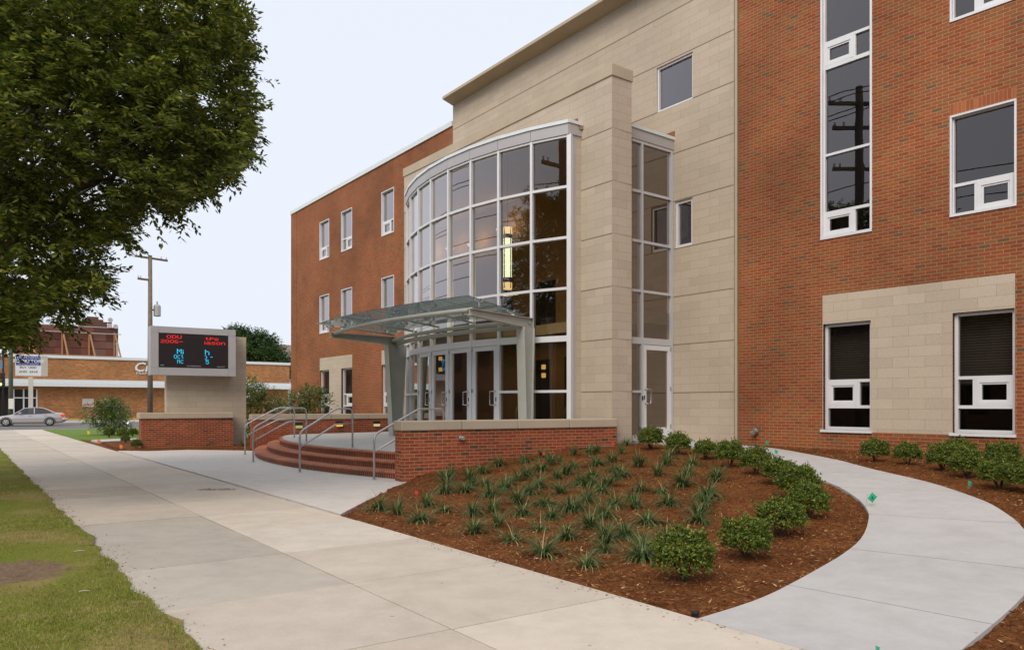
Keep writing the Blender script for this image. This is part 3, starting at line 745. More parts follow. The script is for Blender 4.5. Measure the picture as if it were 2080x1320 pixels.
mb = MB(); FM.box(mb, lL, lL + .3, .1, 11.72, -14, -.301); FM.box(mb, lL + .3, mL, 11.4, 11.5, -14, -.76); obj('side_wall', mb, M['brick'], BLD)
mb = MB(); FM.box(mb, lL - .03, lL + .72, .1, 11.719, -.29, .014); obj('corner_pilaster', mb, M['brick'], BLD)

# --- bow window geometry
P0 = Vector((1.378, 18.42)); P8 = Vector((-3.40, 24.90)); ch = P8 - P0; Lc = ch.length; sag = .9
Rb = ((Lc / 2) ** 2 + sag ** 2) / (2 * sag); nb = Vector((-FP.d.y, FP.d.x)); nb = FP.n
mid = (P0 + P8) / 2; nrm = Vector((ch.y, -ch.x)).normalized()
if nrm.y > 0: nrm = -nrm
Cb = mid - nrm * (Rb - sag); half = math.asin(Lc / 2 / Rb); base_an = math.atan2(nrm.y, nrm.x)
def bowp(i, dr=0):
    a_ = base_an + half * (1 - i / 4.0)
    p = Cb + Vector((math.cos(a_), math.sin(a_))) * (Rb + dr); return p
if (bowp(0) - P0).length > .1: half = -half
BP = [bowp(i) for i in range(9)]
FLZ = .60
# portal wall that frames the bow
pL = FP.a(820.9); bowL = (P8 - FP.o).dot(FP.d) + .02; bowR = (P0 - FP.o).dot(FP.d) - .02
obj('portal_wall', wall(FP, pL, -.0, .2, 9.12, [(bowL, bowR, .0, 8.28)], [z for z in gro if z < 9.1], hd=.6, thick=.64, mig=1), [M['stone'], M['groove']], BLD)
mb = MB(); FP.box(mb, pL - .03, .03, 9.12, 9.39, -.67, .03); obj('portal_coping', mb, M['stone_plain'], BLD, bevel=.01)
# pier end face with the joints, as a wall perpendicular to the portal
FS = Fr(PIER.x, PIER.y, vp=3185)
obj('pier_side', wall(FS, 0.004, .636, .2, 9.12, [], [z for z in gro if z < 9.1], thick=.02, mig=1), [M['stone'], M['groove']], BLD)
mb = MB(); FP.quad(mb, pL, 0, 8.3, 9.12, -.64); FP.quad(mb, pL, bowL, .2, 8.3, -.64); obj('portal_back', mb, M['stone'], BLD)
# side storefront with the single door
main_at = FM.at(FM.a(1366), 0)
B2 = Vector(main_at[:2]); A2 = Vector((2.915, 18.72))
FD = Fr(A2.x, A2.y, d=(B2 - A2)); Ld = (B2 - A2).length
rows = [7.96, 6.741, 5.522, 4.303, 3.10]
# curtain wall
CW = MB(); pr = .0
for i in range(9):
    p = BP[i]; rad = (p - Cb).normalized(); tg = Vector((-rad.y, rad.x)); wv = .035 if 0 < i < 8 else .055
    q = [p + rad * .04 - tg * wv, p + rad * .04 + tg * wv, p - rad * .12 + tg * wv, p - rad * .12 - tg * wv]
    if (q[1] - q[0]).cross(q[2] - q[1]) < 0: q.reverse()
    CW.hexa([(*c, FLZ) for c in q] + [(*c, 7.99) for c in q])
for i in range(8):
    f = Fr(BP[i + 1].x, BP[i + 1].y, d=(BP[i] - BP[i + 1])); L = (BP[i] - BP[i + 1]).length
    for z in rows[1:4]: f.box(CW, .01, L - .01, z - .032, z + .032, -.1, .034)
    f.box(CW, .01, L - .01, 7.93, 7.985, -.1, .030)
    f.box(CW, .01, L - .01, 3.03, 3.20 if i else 3.17, -.1, .032)
    f.box(CW, .01, L - .01, 3.42, 3.47, -.1, .030) if 1 <= i else None
    if i in (0, 1, 6, 7): f.box(CW, .01, L - .01, 1.80, 1.865, -.1, .034); f.box(CW, .01, L - .01, FLZ, FLZ + .12, -.1, .034)
cw = obj('curved_curtain_wall', CW, M['white_alu'], BLD); cw['label'] = 'curved silver framed glass curtain wall over the entrance doors'
GL = MB()
for i in range(8):
    f = Fr(BP[i + 1].x, BP[i + 1].y, d=(BP[i] - BP[i + 1])); L = (BP[i] - BP[i + 1]).length
    zz = [7.96, 6.741, 5.522, 4.303, 3.1] + ([1.83, FLZ] if i in (0, 1, 6, 7) else [])
    for a_, b_ in zip(zz[:-1], zz[1:]): f.quad(GL, .03, L - .03, b_, a_, -.03)
obj('glass', GL, M['bow_glass'], cw)
# returns from the bow to the portal
for (p, s) in ((BP[0], 1), (BP[8], -1)):
    mb = MB()
    a_ = (p - FP.o).dot(FP.d); o_ = (p - FP.o).dot(FP.n)
    od = min(.17, o_ * .5)
    FP.box(mb, a_ - .05, a_ + (.012 if s > 0 else .05), FLZ - .3, 8.0, o_ - .03 - od, o_ - .03); jb_ = MB(); FP.box(jb_, a_ - .06, a_ + (.018 if s > 0 else .05), .2, 8.28, -.3, o_ - .031 - od); obj('jamb', jb_, M['stone'], BLD)
    obj('return_panel', mb, M['panel_alu'], BLD)
# fascia + coping over the bow
def ring(mb, dr0, dr1, z0, z1, gap=.0):
    pts0 = [bowp(i, dr0) for i in range(9)]; pts1 = [bowp(i, dr1) for i in range(9)]
    for i in range(8):
        g = gap; A_, B_ = pts1[i].lerp(pts1[i + 1], g), pts1[i + 1].lerp(pts1[i], g); C_, D_ = pts0[i + 1].lerp(pts0[i], g), pts0[i].lerp(pts0[i + 1], g)
        q = [A_, B_, C_, D_]
        if (q[1] - q[0]).cross(q[2] - q[1]) < 0: q.reverse()
        mb.hexa([(*c, z0) for c in q] + [(*c, z1) for c in q])
mb = MB(); ring(mb, -.3, .06, 7.985, 8.245, .005); 
a_ = (bowp(0, .06) - FP.o).dot(FP.d); o_ = (bowp(0, .06) - FP.o).dot(FP.n); FP.box(mb, a_ - .1, a_ + .02, 7.99, 8.244, -.1, o_ - .01)
obj('fascia', mb, M['panel_alu'], BLD)
mb = MB(); ring(mb, -.35, .09, 8.246, 8.325); FP.box(mb, a_ - .12, a_ + .05, 8.247, 8.322, -.1, o_ + .01); obj('fascia_coping', mb, M['coping_alu'], BLD)
mb = MB(); poly = [tuple(p) for p in [bowp(i, -.1) for i in range(9)]] + [FP.at(pL + .1, 0, -.2)[:2], FM.at(FM.a(852), 0, .05)[:2], tuple(B2 - FD.n * .0)[:2], tuple(A2)[:2]]
ar = sum(poly[i][0] * poly[(i + 1) % len(poly)][1] - poly[(i + 1) % len(poly)][0] * poly[i][1] for i in range(len(poly)))
if ar < 0: poly.reverse()
mb.prism(poly, 8.15, 8.24); obj('vestibule_roof', mb, M['interior'], BLD)
mb = MB(); mb.prism(poly, .35, FLZ); obj('vestibule_floor', mb, M['int_floor'], BLD)
mb = MB(); FM.quad(mb, FM.a(852), FM.a(1366), FLZ, 8.15, .06); obj('lobby_wall', mb, M['interior'], BLD)
mb = MB()
for (c_, w_, z0, z1) in ((-7.2, .9, FLZ, 2.9), (-5.2, 1.7, FLZ, 2.95), (-9.2, 1.0, 3.9, 5.3), (-7.0, 1.0, 3.9, 5.3), (-4.6, 1.0, 3.9, 5.3)):
    mb = MB(); FM.box(mb, c_ - w_ / 2, c_ + w_ / 2, z0, z1, .061, .09); obj('lobby_opening', mb, M['dark'], BLD)
mb = MB(); FM.box(mb, FM.a(860), FM.a(1360), 3.55, 3.85, .061, .9); obj('balcony_beam', mb, plain('beige_paint', (.42, .36, .22), .9), BLD)
# left end wall of the vestibule
ql, qr = FP.at(pL + .25, 0, -.6), FM.at(FM.a(852), 0, .02)
mb = MB(); mb.poly([(*ql[:2], .4), (*qr[:2], .4), (*qr[:2], 8.2), (*ql[:2], 8.2)]); obj('vestibule_end_wall', mb, M['stone'], BLD)
# storefront
mb = MB(); wm = FD.a(1303); dl = wm + .04; dr = FD.a(1362)
ZF = .66
FD.box(mb, .0, Ld, 7.93, 8.0, -.1, .028); FD.box(mb, wm - .035, wm + .035, .5, 7.97, -.11, .034); FD.box(mb, Ld - .09, Ld - .01, .5, 7.97, -.11, .034)
for z in rows[1:4]: FD.box(mb, .0, Ld - .02, z - .032, z + .032, -.1, .028)
FD.box(mb, .0, Ld - .02, 3.0, 3.16, -.1, .026); FD.box(mb, .0, wm, 1.80, 1.86, -.1, .028); FD.box(mb, .0, wm, ZF - .2, ZF + .1, -.1, .028)
sf = obj('side_storefront', mb, M['alu'], BLD); mb = MB()
for a_, b_ in zip(rows[:-1], rows[1:]): FD.quad(mb, .0, wm, b_, a_, -.03); FD.quad(mb, wm, Ld - .05, b_, a_, -.03)
FD.quad(mb, 0, wm, ZF, 3.05, -.03); obj('glass', mb, M['bow_glass'], sf)
mb = MB(); FD.box(mb, -.1, Ld - .0, 8.001, 8.245, -.3, .05); obj('fascia', mb, M['panel_alu'], BLD)
mb = MB(); FD.box(mb, -.12, Ld + .01, 8.247, 8.325, -.3, .08); obj('fascia_coping', mb, M['coping_alu'], BLD)
def door(fr, a0, a1, z0, z1, hinge_left, dark=False, lab=None, stile=.13, set_=.02):
    mb = MB(); fr.box(mb, a0, a0 + stile, z0, z1, -.05, set_); fr.box(mb, a1 - stile, a1, z0, z1, -.05, set_)
    fr.box(mb, a0 + stile * .5, a1 - stile * .5, z1 - .12, z1, -.05, set_ - .003); fr.box(mb, a0 + stile * .5, a1 - stile * .5, z0, z0 + .28, -.05, set_ - .003)
    dk = obj('door', mb, M['white_alu'], BLD)
    if lab: dk['label'] = lab
    g = MB(); fr.quad(g, a0 + .05, a1 - .05, z0 + .1, z1 - .1, -.015); obj('pane', g, M['bow_glass'], dk)
    hx = a1 - stile * .55 if hinge_left else a0 + stile * .55
    s = -1 if hinge_left else 1
    h = MB(); za = z0 + .88; hx2 = hx + .0
    pts = [fr.at(hx, za, set_), fr.at(hx, za, .075), fr.at(hx + s * .015, za, .09), fr.at(hx + s * .12, za, .09), fr.at(hx + s * .135, za + .02, .09), fr.at(hx + s * .135, za + .33, .09), fr.at(hx + s * .12, za + .35, .09), fr.at(hx + s * .015, za + .35, .09), fr.at(hx, za + .35, .075), fr.at(hx, za + .35, set_)]
    h.tube(pts, .014, 8); obj('handle', h, M['stainless'], dk, smooth=True)
    k = MB(); kx = hx + (.02 if hinge_left else -.02)
    fr.box(k, kx - .012, kx + .012, za + .1, za + .2, set_, set_ + .012); obj('lock', k, M['black'], dk)
    hz = a0 + .01 if hinge_left else a1 - .03
    for zz in (z0 + .25, z0 + 1.2, z1 - .12): e_ = MB(); fr.box(e_, hz - .01, hz + .02, zz, zz + .1, set_ - .01, set_ + .018); obj('hinge', e_, M['stainless'], dk)
    return dk
for i in (2, 3, 4, 5):
    f = Fr(BP[i + 1].x, BP[i + 1].y, d=(BP[i] - BP[i + 1])); L = (BP[i] - BP[i + 1]).length
    door(f, .045, L - .045, FLZ + .02, 3.025, True, lab='glazed door of the curved entrance front')
d_ = door(FD, dl, dr, ZF, 2.99, False, lab='single glazed side door with vertical pull handle', stile=.12)
# small black card reader box by the side door
mb = MB(); FD.box(mb, wm - .02, wm + .02, 1.62, 1.72, .034, .05); obj('card_reader', mb, M['black'], BLD)
# weep notches showing backing brick above the roof coping
for fr_, u0, u1, v0, v1 in ((FP, 1154, 1174, 234, 262), (FM, 1344, 1371, 262, 290)):
    a0, zt = fr_.px(u0, v0); a1, zb = fr_.px(u1, v1); mb = MB()
    fr_.box(mb, a0, a1, 8.33, 8.48, .002, .012); obj('roof_flashing', mb, plain('rust_flashing', (.25, .11, .05), .8), BLD)
# hose bib / siamese on the brick wall
a_, z_ = FR.px(1537, 876); mb = MB(); FR.box(mb, a_ - .06, a_ + .06, z_ - .06, z_ + .08, 0, .03); c = FR.at(a_, z_ + .02, .03)
mb.lathe(c, [(.075, 0), (.08, .03), (.05, .05), (.045, .11), (.06, .12), (.06, .15)], 14, axis='d', d=(FR.n.x, FR.n.y, -.35)); obj('hose_connection', mb, M['stainless'], BLD, smooth=False)

# plaza surface between the low walls
a0, a1 = ang_range(SR - .72 - .36)
mb = MB(); n = 40; K = 10
for i in range(n):
    for k in range(K):
        q = []
        for (ii, kk) in ((i, k), (i + 1, k), (i + 1, k + 1), (i, k + 1)):
            an = a0 + (a1 - a0) * ii / n; s = Vector((SC.x + (SR - .72 - .10) * math.cos(an), SC.y + (SR - .72 - .10) * math.sin(an)))
            e = Vector(FP.at(.3 - (abs(pL) + 1.3) * ii / n, 0, -.2)[:2]); p = s.lerp(e, kk / K); q.append((p.x, p.y, PZ + .004 + .10 * kk / K))
        if Vector((q[1][0] - q[0][0], q[1][1] - q[0][1])).cross(Vector((q[2][0] - q[1][0], q[2][1] - q[1][1]))) < 0: q.reverse()
        mb.poly(q)
tag(obj('entrance_plaza', mb, M['plaza']), kind='structure')
mb = MB(); q = [FD.at(-.6, 0, 2.2)[:2], FD.at(Ld + 1.2, 0, 2.2)[:2], FD.at(Ld + 1.2, 0, -.0)[:2], FD.at(-.6, 0, -.0)[:2]]
def pr_(q, z0, z1):
    if sum(q[i][0] * q[(i + 1) % 4][1] - q[(i + 1) % 4][0] * q[i][1] for i in range(4)) < 0: q = list(reversed(q))
    mb.prism(q, z0, z1)
pr_([FD.at(-.02, 0, 1.25)[:2], FD.at(Ld + .9, 0, 1.25)[:2], FD.at(Ld + .02, 0, .0)[:2], FD.at(-.02, 0, .0)[:2]], .3, .64); tag(obj('door_landing', mb, M['path']), kind='structure')

# --- low walls
def low_wall(p, d, L, lab, zb, th=.36, lights=()):
    e = empty('low_wall', (p.x, p.y, zb), lab, 'garden wall', 'low brick walls beside the entrance')
    mb = MB(); mb.obox((p.x, p.y), (d.x, d.y), th / 2, L, zb, .995); obj('brick_base', mb, M['brick_low'], e)
    mb = MB(); s = 0
    q = p - d * .03; n = max(1, round(L / 1.35)); seg = (L + .03) / n
    for i in range(n): mb.obox((q.x + d.x * (seg * i + .002), q.y + d.y * (seg * i + .002)), (d.x, d.y), th / 2 + .035, seg - .004, .996, 1.19)
    obj('coping', mb, M['stone_plain'], e, bevel=.022)
    return e
nW_ = Vector((-WD.y, WD.x))    # towards the left/back
lwR = low_wall(WEND + nW_ * -.0 + WD * .0, WD, (PIER - WEND).length - .0, 'low brick wall with pale stone coping at the right of the steps by the grass bed', -.1)
LL = 8.2
lwL = low_wall(LWEND, WD, LL, 'low brick wall with three lit step lights at the left of the steps', -.1)
# recessed wall lights
def wall_light(parent, fr, u, v, col, es):
    a_, z_ = fr.px(u, v); mb = MB(); fr.box(mb, a_ - .13, a_ + .13, z_ - .055, z_ + .135, .0, .012); h = obj('light', mb, M['black'], parent)
    mb = MB(); fr.box(mb, a_ - .12, a_ + .12, z_ - .05, z_ + .045, .0, .05); obj('lens', mb, emis('lens_%d' % u, col, es), h, bevel=.01)
fl = Fr(*(LWEND - nW_ * .181), d=WD)
for u, v, c, e in ((607, 866, (.34, .36, .12), 1.0), (689, 862.5, (1, .42, .08), 1.1), (765, 862.5, (.62, .50, .26), .9)): wall_light(lwL, fl, u, v, c, e)
fr2 = Fr(*(WEND - nW_ * .181), d=WD)
a_, z_ = fr2.px(937, 889); mb = MB(); fr2.box(mb, a_ - .06, a_ + .06, z_ - .05, z_ + .04, 0, .02); mb.lathe(fr2.at(a_, z_ - .005, .02), [(.045, 0), (.05, .06), (.03, .09)], 12, axis='d', d=(fr2.n.x, fr2.n.y, 0)); obj('hose_tap', mb, M['stainless'], lwR)

# --- handrails
def rail(pb, pt, lab, split=.62):
    e = empty('handrail', (pb.x, pb.y, 0), lab, 'handrail', 'tubular handrails on the steps')
    d = (pt - pb).normalized(); L = (pt - pb).length
    def P(t, z): q = pb + d * t; return (q.x, q.y, z)
    s = L * split; hb, ht = .90, 1.415
    slope = (ht - hb) / s
    def arc(a, b, c, n=5):
        a, b, c = Vector(a), Vector(b), Vector(c); return [tuple((a * (1 - t) ** 2 + b * 2 * t * (1 - t) + c * t * t)) for t in [k / n for k in range(n + 1)]]
    pts = [P(0, 0)] + arc(P(0, hb - .12), P(0, hb), P(.11, hb + .11 * slope)) + arc(P(s - .09, ht - .09 * slope), P(s, ht), P(s + .09, ht)) + arc(P(L - .12, ht), P(L, ht), P(L, ht - .12)) + [P(L, PZ)]
    mb = MB(); mb.tube(pts, .022, 10); obj('top_rail', mb, M['rail'], e, smooth=True)
    mb = MB(); mb.tube([P(.02, hb - .33)] + arc(P(s - .07, ht - .36 - .07 * slope), P(s, ht - .36), P(s + .07, ht - .36), 3) + [P(L - .02, ht - .36)], .019, 10); obj('mid_rail', mb, M['rail'], e, smooth=True)
    mb = MB(); mb.lathe(P(0, .006), [(.05, 0), (.05, .012), (.026, .02)], 14); mb.lathe(P(L, PZ + .006), [(.05, 0), (.05, .012), (.026, .02)], 14); obj('foot_flange', mb, M['rail'], e)
rail(G0(497.8, 922.7).xy, G0(597.8, 888.7, PZ).xy, 'handrail nearest the sign, leftmost of the four on the steps', .66)
rail(G0(514.5, 938).xy, G0(622.4, 897, PZ).xy, 'second handrail from the left, just right of the leftmost one', .66)
rail(G0(609, 958.5).xy, G0(716, 909, PZ).xy, 'handrail standing alone at the middle of the steps', .68)
rail(G0(760, 974).xy, Vector((-1.50, 16.85)), 'handrail beside the end of the right low brick wall', .62)

# --- canopy
CA = empty('entrance_canopy', (-1.5, 20.5, .5), 'curved glass canopy on two tapered grey-green steel columns over the entrance doors', 'canopy')
ci_r, co_r = Vector((.40, 18.55)), Vector((-.93, 16.70)); ci_l, co_l = Vector((-3.50, 23.90)), Vector((-5.25, 22.30))
ZC = 3.60
def tcol(c, d, w0, w1, lab):   # tapered blade column, wide at the top, with flanges
    mb = MB(); n = Vector((-d.y, d.x))
    for (hw, th, o) in ((1, .075, 0),):
        b = [c + d * s * w0 / 2 + n * t * th for s, t in ((-1, -1), (1, -1), (1, 1), (-1, 1))]
        t_ = [c + d * s * w1 / 2 + n * t * th for s, t in ((-1, -1), (1, -1), (1, 1), (-1, 1))]
        mb.hexa([(*p, .45) for p in b] + [(*p, ZC - .24) for p in t_])
    for s in (-1, 1):
        b = [c + d * (s * w0 / 2 + o) + n * t * .12 for o, t in ((-.012, -1), (.012, -1), (.012, 1), (-.012, 1))]
        t_ = [c + d * (s * w1 / 2 + o) + n * t * .12 for o, t in ((-.012, -1), (.012, -1), (.012, 1), (-.012, 1))]
        mb.hexa([(*p, .45) for p in b] + [(*p, ZC - .24) for p in t_])
    obj('column', mb, M['canopy_steel'], CA)
dr_ = (co_r - ci_r).normalized(); dl_ = (co_l - ci_l).normalized()
tcol(ci_r + dr_ * .12, dr_, .20, .42, ''); tcol(ci_l + dl_ * .15, dl_, .30, .66, '')
def beam(ci, co2):
    d = (co2 - ci).normalized(); n = Vector((-d.y, d.x)); L = (co2 - ci).length; mb = MB()
    a = ci - d * .12
    def sect(p, h): return p, h
    for hw, zt0, zb0, zt1, zb1 in ((.012, 0, -.25, 0, -.13), (.075, 0, -.016, 0, -.016), (.075, -.25, -.266, -.13, -.146)):
        q0 = [a - n * hw, a + n * hw]; q1 = [co2 - n * hw, co2 + n * hw]
        mb.hexa([(*q0[0], ZC + zb0), (*q1[0], ZC + zb1), (*q1[1], ZC + zb1), (*q0[1], ZC + zb0), (*q0[0], ZC + zt0), (*q1[0], ZC + zt1), (*q1[1], ZC + zt1), (*q0[1], ZC + zt0)])
    mb.obox((a.x, a.y), (d.x, d.y), .078, .014, ZC - .268, ZC + .002)
    obj('beam', mb, M['canopy_steel'], CA)
    mb = MB(); mb.lathe((*(ci - n * .0), ZC - .12), [(.035, -.05), (.035, .05)], 12, axis='d', d=(n.x, n.y, 0)); obj('bolt', mb, M['canopy_steel'], CA)
beam(ci_r, co_r); beam(ci_l, co_l)
def arcpts(a, b, sg, n=24):
    c = b - a; L = c.length; nn = Vector((c.y, -c.x)).normalized()
    if nn.dot(Vector((-.8, -.6))) < 0: nn = -nn
    return [a.lerp(b, t) + nn * (sg * 4 * t * (1 - t)) for t in [k / n for k in range(n + 1)]]
po = arcpts(co_r + dr_ * -.10, co_l + dl_ * -.10, .42); pi_ = arcpts(ci_r + dr_ * .28, ci_l + dl_ * .25, .55)
for nm, pts, r, z in (('outer_pipe', po, .052, ZC - .02), ('inner_pipe', pi_, .050, ZC - .12)):
    mb = MB(); mb.tube([(*p, z) for p in pts], r, 14); obj(nm, mb, M['canopy_steel'], CA, smooth=True)
mb = MB()      # deep curved girder along the doors
pg = arcpts(ci_r + dr_ * .12, ci_l + dl_ * .12, .5)
for a, b in zip(pg[:-1], pg[1:]):
    n = (b - a).normalized(); nn = Vector((-n.y, n.x)) * .05; q = [a - nn, b - nn, b + nn, a + nn]
    if (q[1] - q[0]).cross(q[2] - q[1]) < 0: q.reverse()
    mb.hexa([(*c, ZC - .27) for c in q] + [(*c, ZC - .17) for c in q])
obj('girder', mb, M['canopy_steel'], CA)
# glass panels
GO0, GO1 = Vector((-.94, 16.62)), Vector((-5.70, 22.42)); go = arcpts(GO0, GO1, .36, 5 * 6); gi = arcpts(Vector((.36, 18.95)), Vector((-3.75, 24.3)), .62, 30)
# keep the inner edge in front of the glass front
gi = [p + (p - Cb).normalized() * max(0, (Rb + .14) - (p - Cb).length) for p in gi]
for k in range(5):
    mb = MB(); a, b = k * 6, k * 6 + 6
    for j in range(a, b):
        q = [go[j], go[j + 1], gi[j + 1], gi[j]]
        if (q[1] - q[0]).cross(q[2] - q[1]) < 0: q = [gi[j], gi[j + 1], go[j + 1], go[j]]; zz = (.10, .10, .24, .24)
        else: zz = (.24, .24, .10, .10)
        mb.hexa([(*p, ZC + .02 + z_) for p, z_ in zip(q, zz)] + [(*p, ZC + .032 + z_) for p, z_ in zip(q, zz)])
    obj('glass_panel', mb, M['canopy_glass'], CA)
# spider fittings and purlin rods
for k in range(6):
    for (fo, zz) in ((.16, ZC), (.72, ZC - .09)):
        p = go[k * 6].lerp(gi[k * 6], fo); zt = ZC + .02 + .24 - .14 * fo; mb = MB()
        mb.tube([(*p, zt - .17), (*p, zt - .06)], .022, 8)
        for sx_, sy_ in ((1, 1), (-1, 1), (1, -1), (-1, -1)):
            q = p + Vector((sx_ * .085, sy_ * .085)); mb.tube([(*p, zt - .07), (*q, zt - .035), (*q, zt - .004)], .013, 6); mb.lathe((*q, zt - .014), [(.03, 0), (.03, .012)], 8)
        obj('spider_fitting', mb, M['stainless'], CA)
    if k in (1, 2, 3, 4):
        mb = MB(); a = go[k * 6].lerp(gi[k * 6], .10); b = go[k * 6].lerp(gi[k * 6], .86); mb.tube([(*a, ZC + .07), (*b, ZC - .03)], .026, 8); obj('purlin', mb, M['canopy_steel'], CA, smooth=True)

# --- lamps inside the vestibule
def pendant(x, y, zc):
    e = empty('pendant_lamp', (x, y, zc - .85), 'tall glowing cylindrical pendant lamp hanging behind the curved glass', 'lamp')
    mb = MB(); mb.lathe((x, y, zc - .55), [(.115, 0), (.115, 1.05)], 20); obj('lamp_shade', mb, emis('lamp_glow', (.88, 1.0, .70), 2.6), e)
    mb = MB(); mb.lathe((x, y, zc - .87), [(.12, 0), (.125, .16), (.12, .18)], 20); mb.lathe((x, y, zc + .62), [(.12, 0), (.125, .14), (.12, .18)], 20); obj('lower_ring_glow', mb, emis('lamp_warm', (1, .74, .33), 2.0), e)
    mb = MB(); mb.lathe((x, y, zc - .69), [(.13, 0), (.13, .13)], 20); mb.lathe((x, y, zc + .50), [(.13, 0), (.13, .11)], 20)
    for k in range(4):
        an = R(45 + 90 * k); mb.box(x + .12 * math.cos(an) - .012, x + .12 * math.cos(an) + .012, y + .12 * math.sin(an) - .012, y + .12 * math.sin(an) + .012, zc - .85, zc + .78)
    obj('bronze_frame', mb, plain('bronze', (.16, .10, .06), .4, .5), e)
    mb = MB(); mb.tube([(x, y, zc + .78), (x, y, 8.15)], .012, 6); obj('rod', mb, M['black'], e)
    l = bpy.data.lights.new('pendant', 'POINT'); l.energy = 65; l.color = (1, .80, .48); l.shadow_soft_size = .3; lo = bpy.data.objects.new('pendant_light', l); COL.objects.link(lo); lo.parent = e; lo.location = (0, 0, -.5)
pendant(-.12, 20.8, 5.50)
def sconce(u, v1, v2, off, lab):
    k = (u - CX) / F; f = FM
    t = ((f.o + f.n * off).x * f.n.x + (f.o + f.n * off).y * f.n.y) / (k * f.n.x + f.n.y); x, y = k * t, t
    z1 = H + (HV - v1) / F * t; z2 = H + (HV - v2) / F * t
    e = empty('wall_sconce', (x, y, z2), lab, 'lamp', 'sconces glowing in the lobby')
    mb = MB(); mb.box(x - .05, x + .05, y - .02, y + .06, z2 - .1, z1 + .1); obj('back_plate', mb, M['dark'], e)
    mb = MB()
    for z in (z1, z2): mb.box(x - .065, x + .065, y - .13, y - .021, z - .07, z + .07)
    obj('glow', mb, emis('sconce_glow_%d' % u, (1, .60, .16), 1.25), e, bevel=.02)
sconce(1104, 745, 762, .30, 'upper and lower glow of the sconce seen through the glass right of the column')
sconce(895, 728, 750, .5, 'upper and lower glow of the sconce seen through the second door from the left')
for i, (u, zc) in enumerate(((940, 7.0), (985, 6.9), (1045, 7.1), (890, 7.0))):
    p = FM.at(FM.a(u) , zc, .55)
    e = MB(); e.lathe(p, [(.10, 0), (.16, .05), (.16, .07)], 16)
    o = obj('uplight', e, emis('uplight_glow', (1, .82, .45), 1.5), base=p); tag(o, 'shallow bowl uplight high on the lobby wall behind the curved glass', 'lamp', 'uplights in the lobby')
    l = bpy.data.lights.new('uplight', 'POINT'); l.energy = 18; l.color = (1, .78, .42); l.shadow_soft_size = .12; lo = bpy.data.objects.new('uplight_lamp', l); COL.objects.link(lo); lo.parent = o; lo.location = (0, 0, .2)
#@@PART2
# ================================================================== LED SIGN
SGp = G0(287, 912); SG = Fr(SGp.x, SGp.y, vp=3500)
SGN = empty('monument_sign', (SGp.x, SGp.y, 0), 'grey framed electronic message sign on a cast stone slab and red brick base', 'sign')
aR = SG.a(474)
mb = MB(); SG.box(mb, 0, aR, -.05, 1.03, -.62, 0); obj('brick_base', mb, M['brick_low'], SGN)
mb = MB(); SG.box(mb, -.07, aR + .01, 1.032, 1.235, -.66, .05); obj('coping', mb, M['stone_plain'], SGN, bevel=.02)
SB = Fr(*SG.at(0, 0, -.55)[:2], d=SG.d)
mb = MB(); s0, s1 = SB.a(338), SB.a(500); zt = SB.px(480, 683.5)[1]
w_ = wall(SB, s0, s1, 0, zt, thick=.42); SB.box(w_, s0 + .002, s1 - .002, .0, zt - .002, -.42, -.01); obj('stone_slab', w_, M['stone'], SGN)
SF = Fr(*SG.at(0, 0, .06)[:2], d=SG.d)
c0, zb0 = SF.px(306, 760.5); c1, _ = SF.px(478.8, 763); _, zt0 = SF.px(306, 660.8)
mb = MB(); SF.box(mb, c0, c1, zb0, zt0, -.62, -.02); 
sx0, sz1 = SF.px(322.4, 675); sx1, sz0 = SF.px(463.5, 747.5); sz0 = SF.px(322.4, 745)[1]
g = .006
for q in ((c0, sx0 - g, sz1 + g, zt0), (sx0, sx1, sz1 + g, zt0 + .0), (sx1 + g, c1, sz1 + g, zt0), (c0, sx0 - g, zb0, sz0 - g), (sx0, sx1, zb0, sz0 - g), (sx1 + g, c1, zb0, sz0 - g), (c0, sx0 - g, sz0, sz1), (sx1 + g, c1, sz0, sz1)):
    SF.box(mb, *q, -.019, .0)
cab = obj('cabinet', mb, M['panel_alu'], SGN)
mb = MB(); SF.box(mb, sx0 - .004, sx1 + .004, sz0 - .004, sz1 + .004, -.018, -.012); obj('screen', mb, plain('led_screen', (.022, .013, .014), .45), cab)
FONT = {'O': '01110 10001 10001 10001 10001 10001 01110', 'D': '11110 10001 10001 10001 10001 10001 11110', 'U': '10001 10001 10001 10001 10001 10001 01110',
        '2': '01110 10001 00001 00110 01000 10000 11111', '0': '01110 10001 10001 10001 10001 10001 01110', '6': '01110 10000 10000 11110 10001 10001 01110',
        '-': '00000 00000 00000 11111 00000 00000 00000', 'T': '00100 01110 00100 00100 00100 00101 00010', 'P': '11110 10001 10001 11110 10000 10000 10000',
        'e': '00000 01110 10001 10001 11110 10000 01111', 'a': '00000 01110 00001 01111 10001 10001 01111', 's': '00000 01111 10000 01110 00001 00001 11110', 'I': '1 1 0 1 1 1 1',
        'o': '00000 01110 10001 10001 10001 10001 01110', 'n': '00000 11110 10001 10001 10001 10001 10001', 'M': '10001 11011 10101 10101 10001 10001 10001', 'i': '0 1 0 1 1 1 1',
        'h': '10000 10000 11110 10001 10001 10001 10001', 'c': '00000 01111 10000 10000 10000 10000 01111', 't': '00100 01110 00100 00100 00100 00101 00010', 'N': '10001 11001 10101 10011 10001 10001 10001',
        '(': '011 100 100 100 100 100 011', '5': '11111 10000 11110 00001 00001 10001 01110', ')': '110 001 001 001 001 001 110', "'": '1 1 0 0 0 0 0', 'r': '00000 10110 11001 10000 10000 10000 10000'}
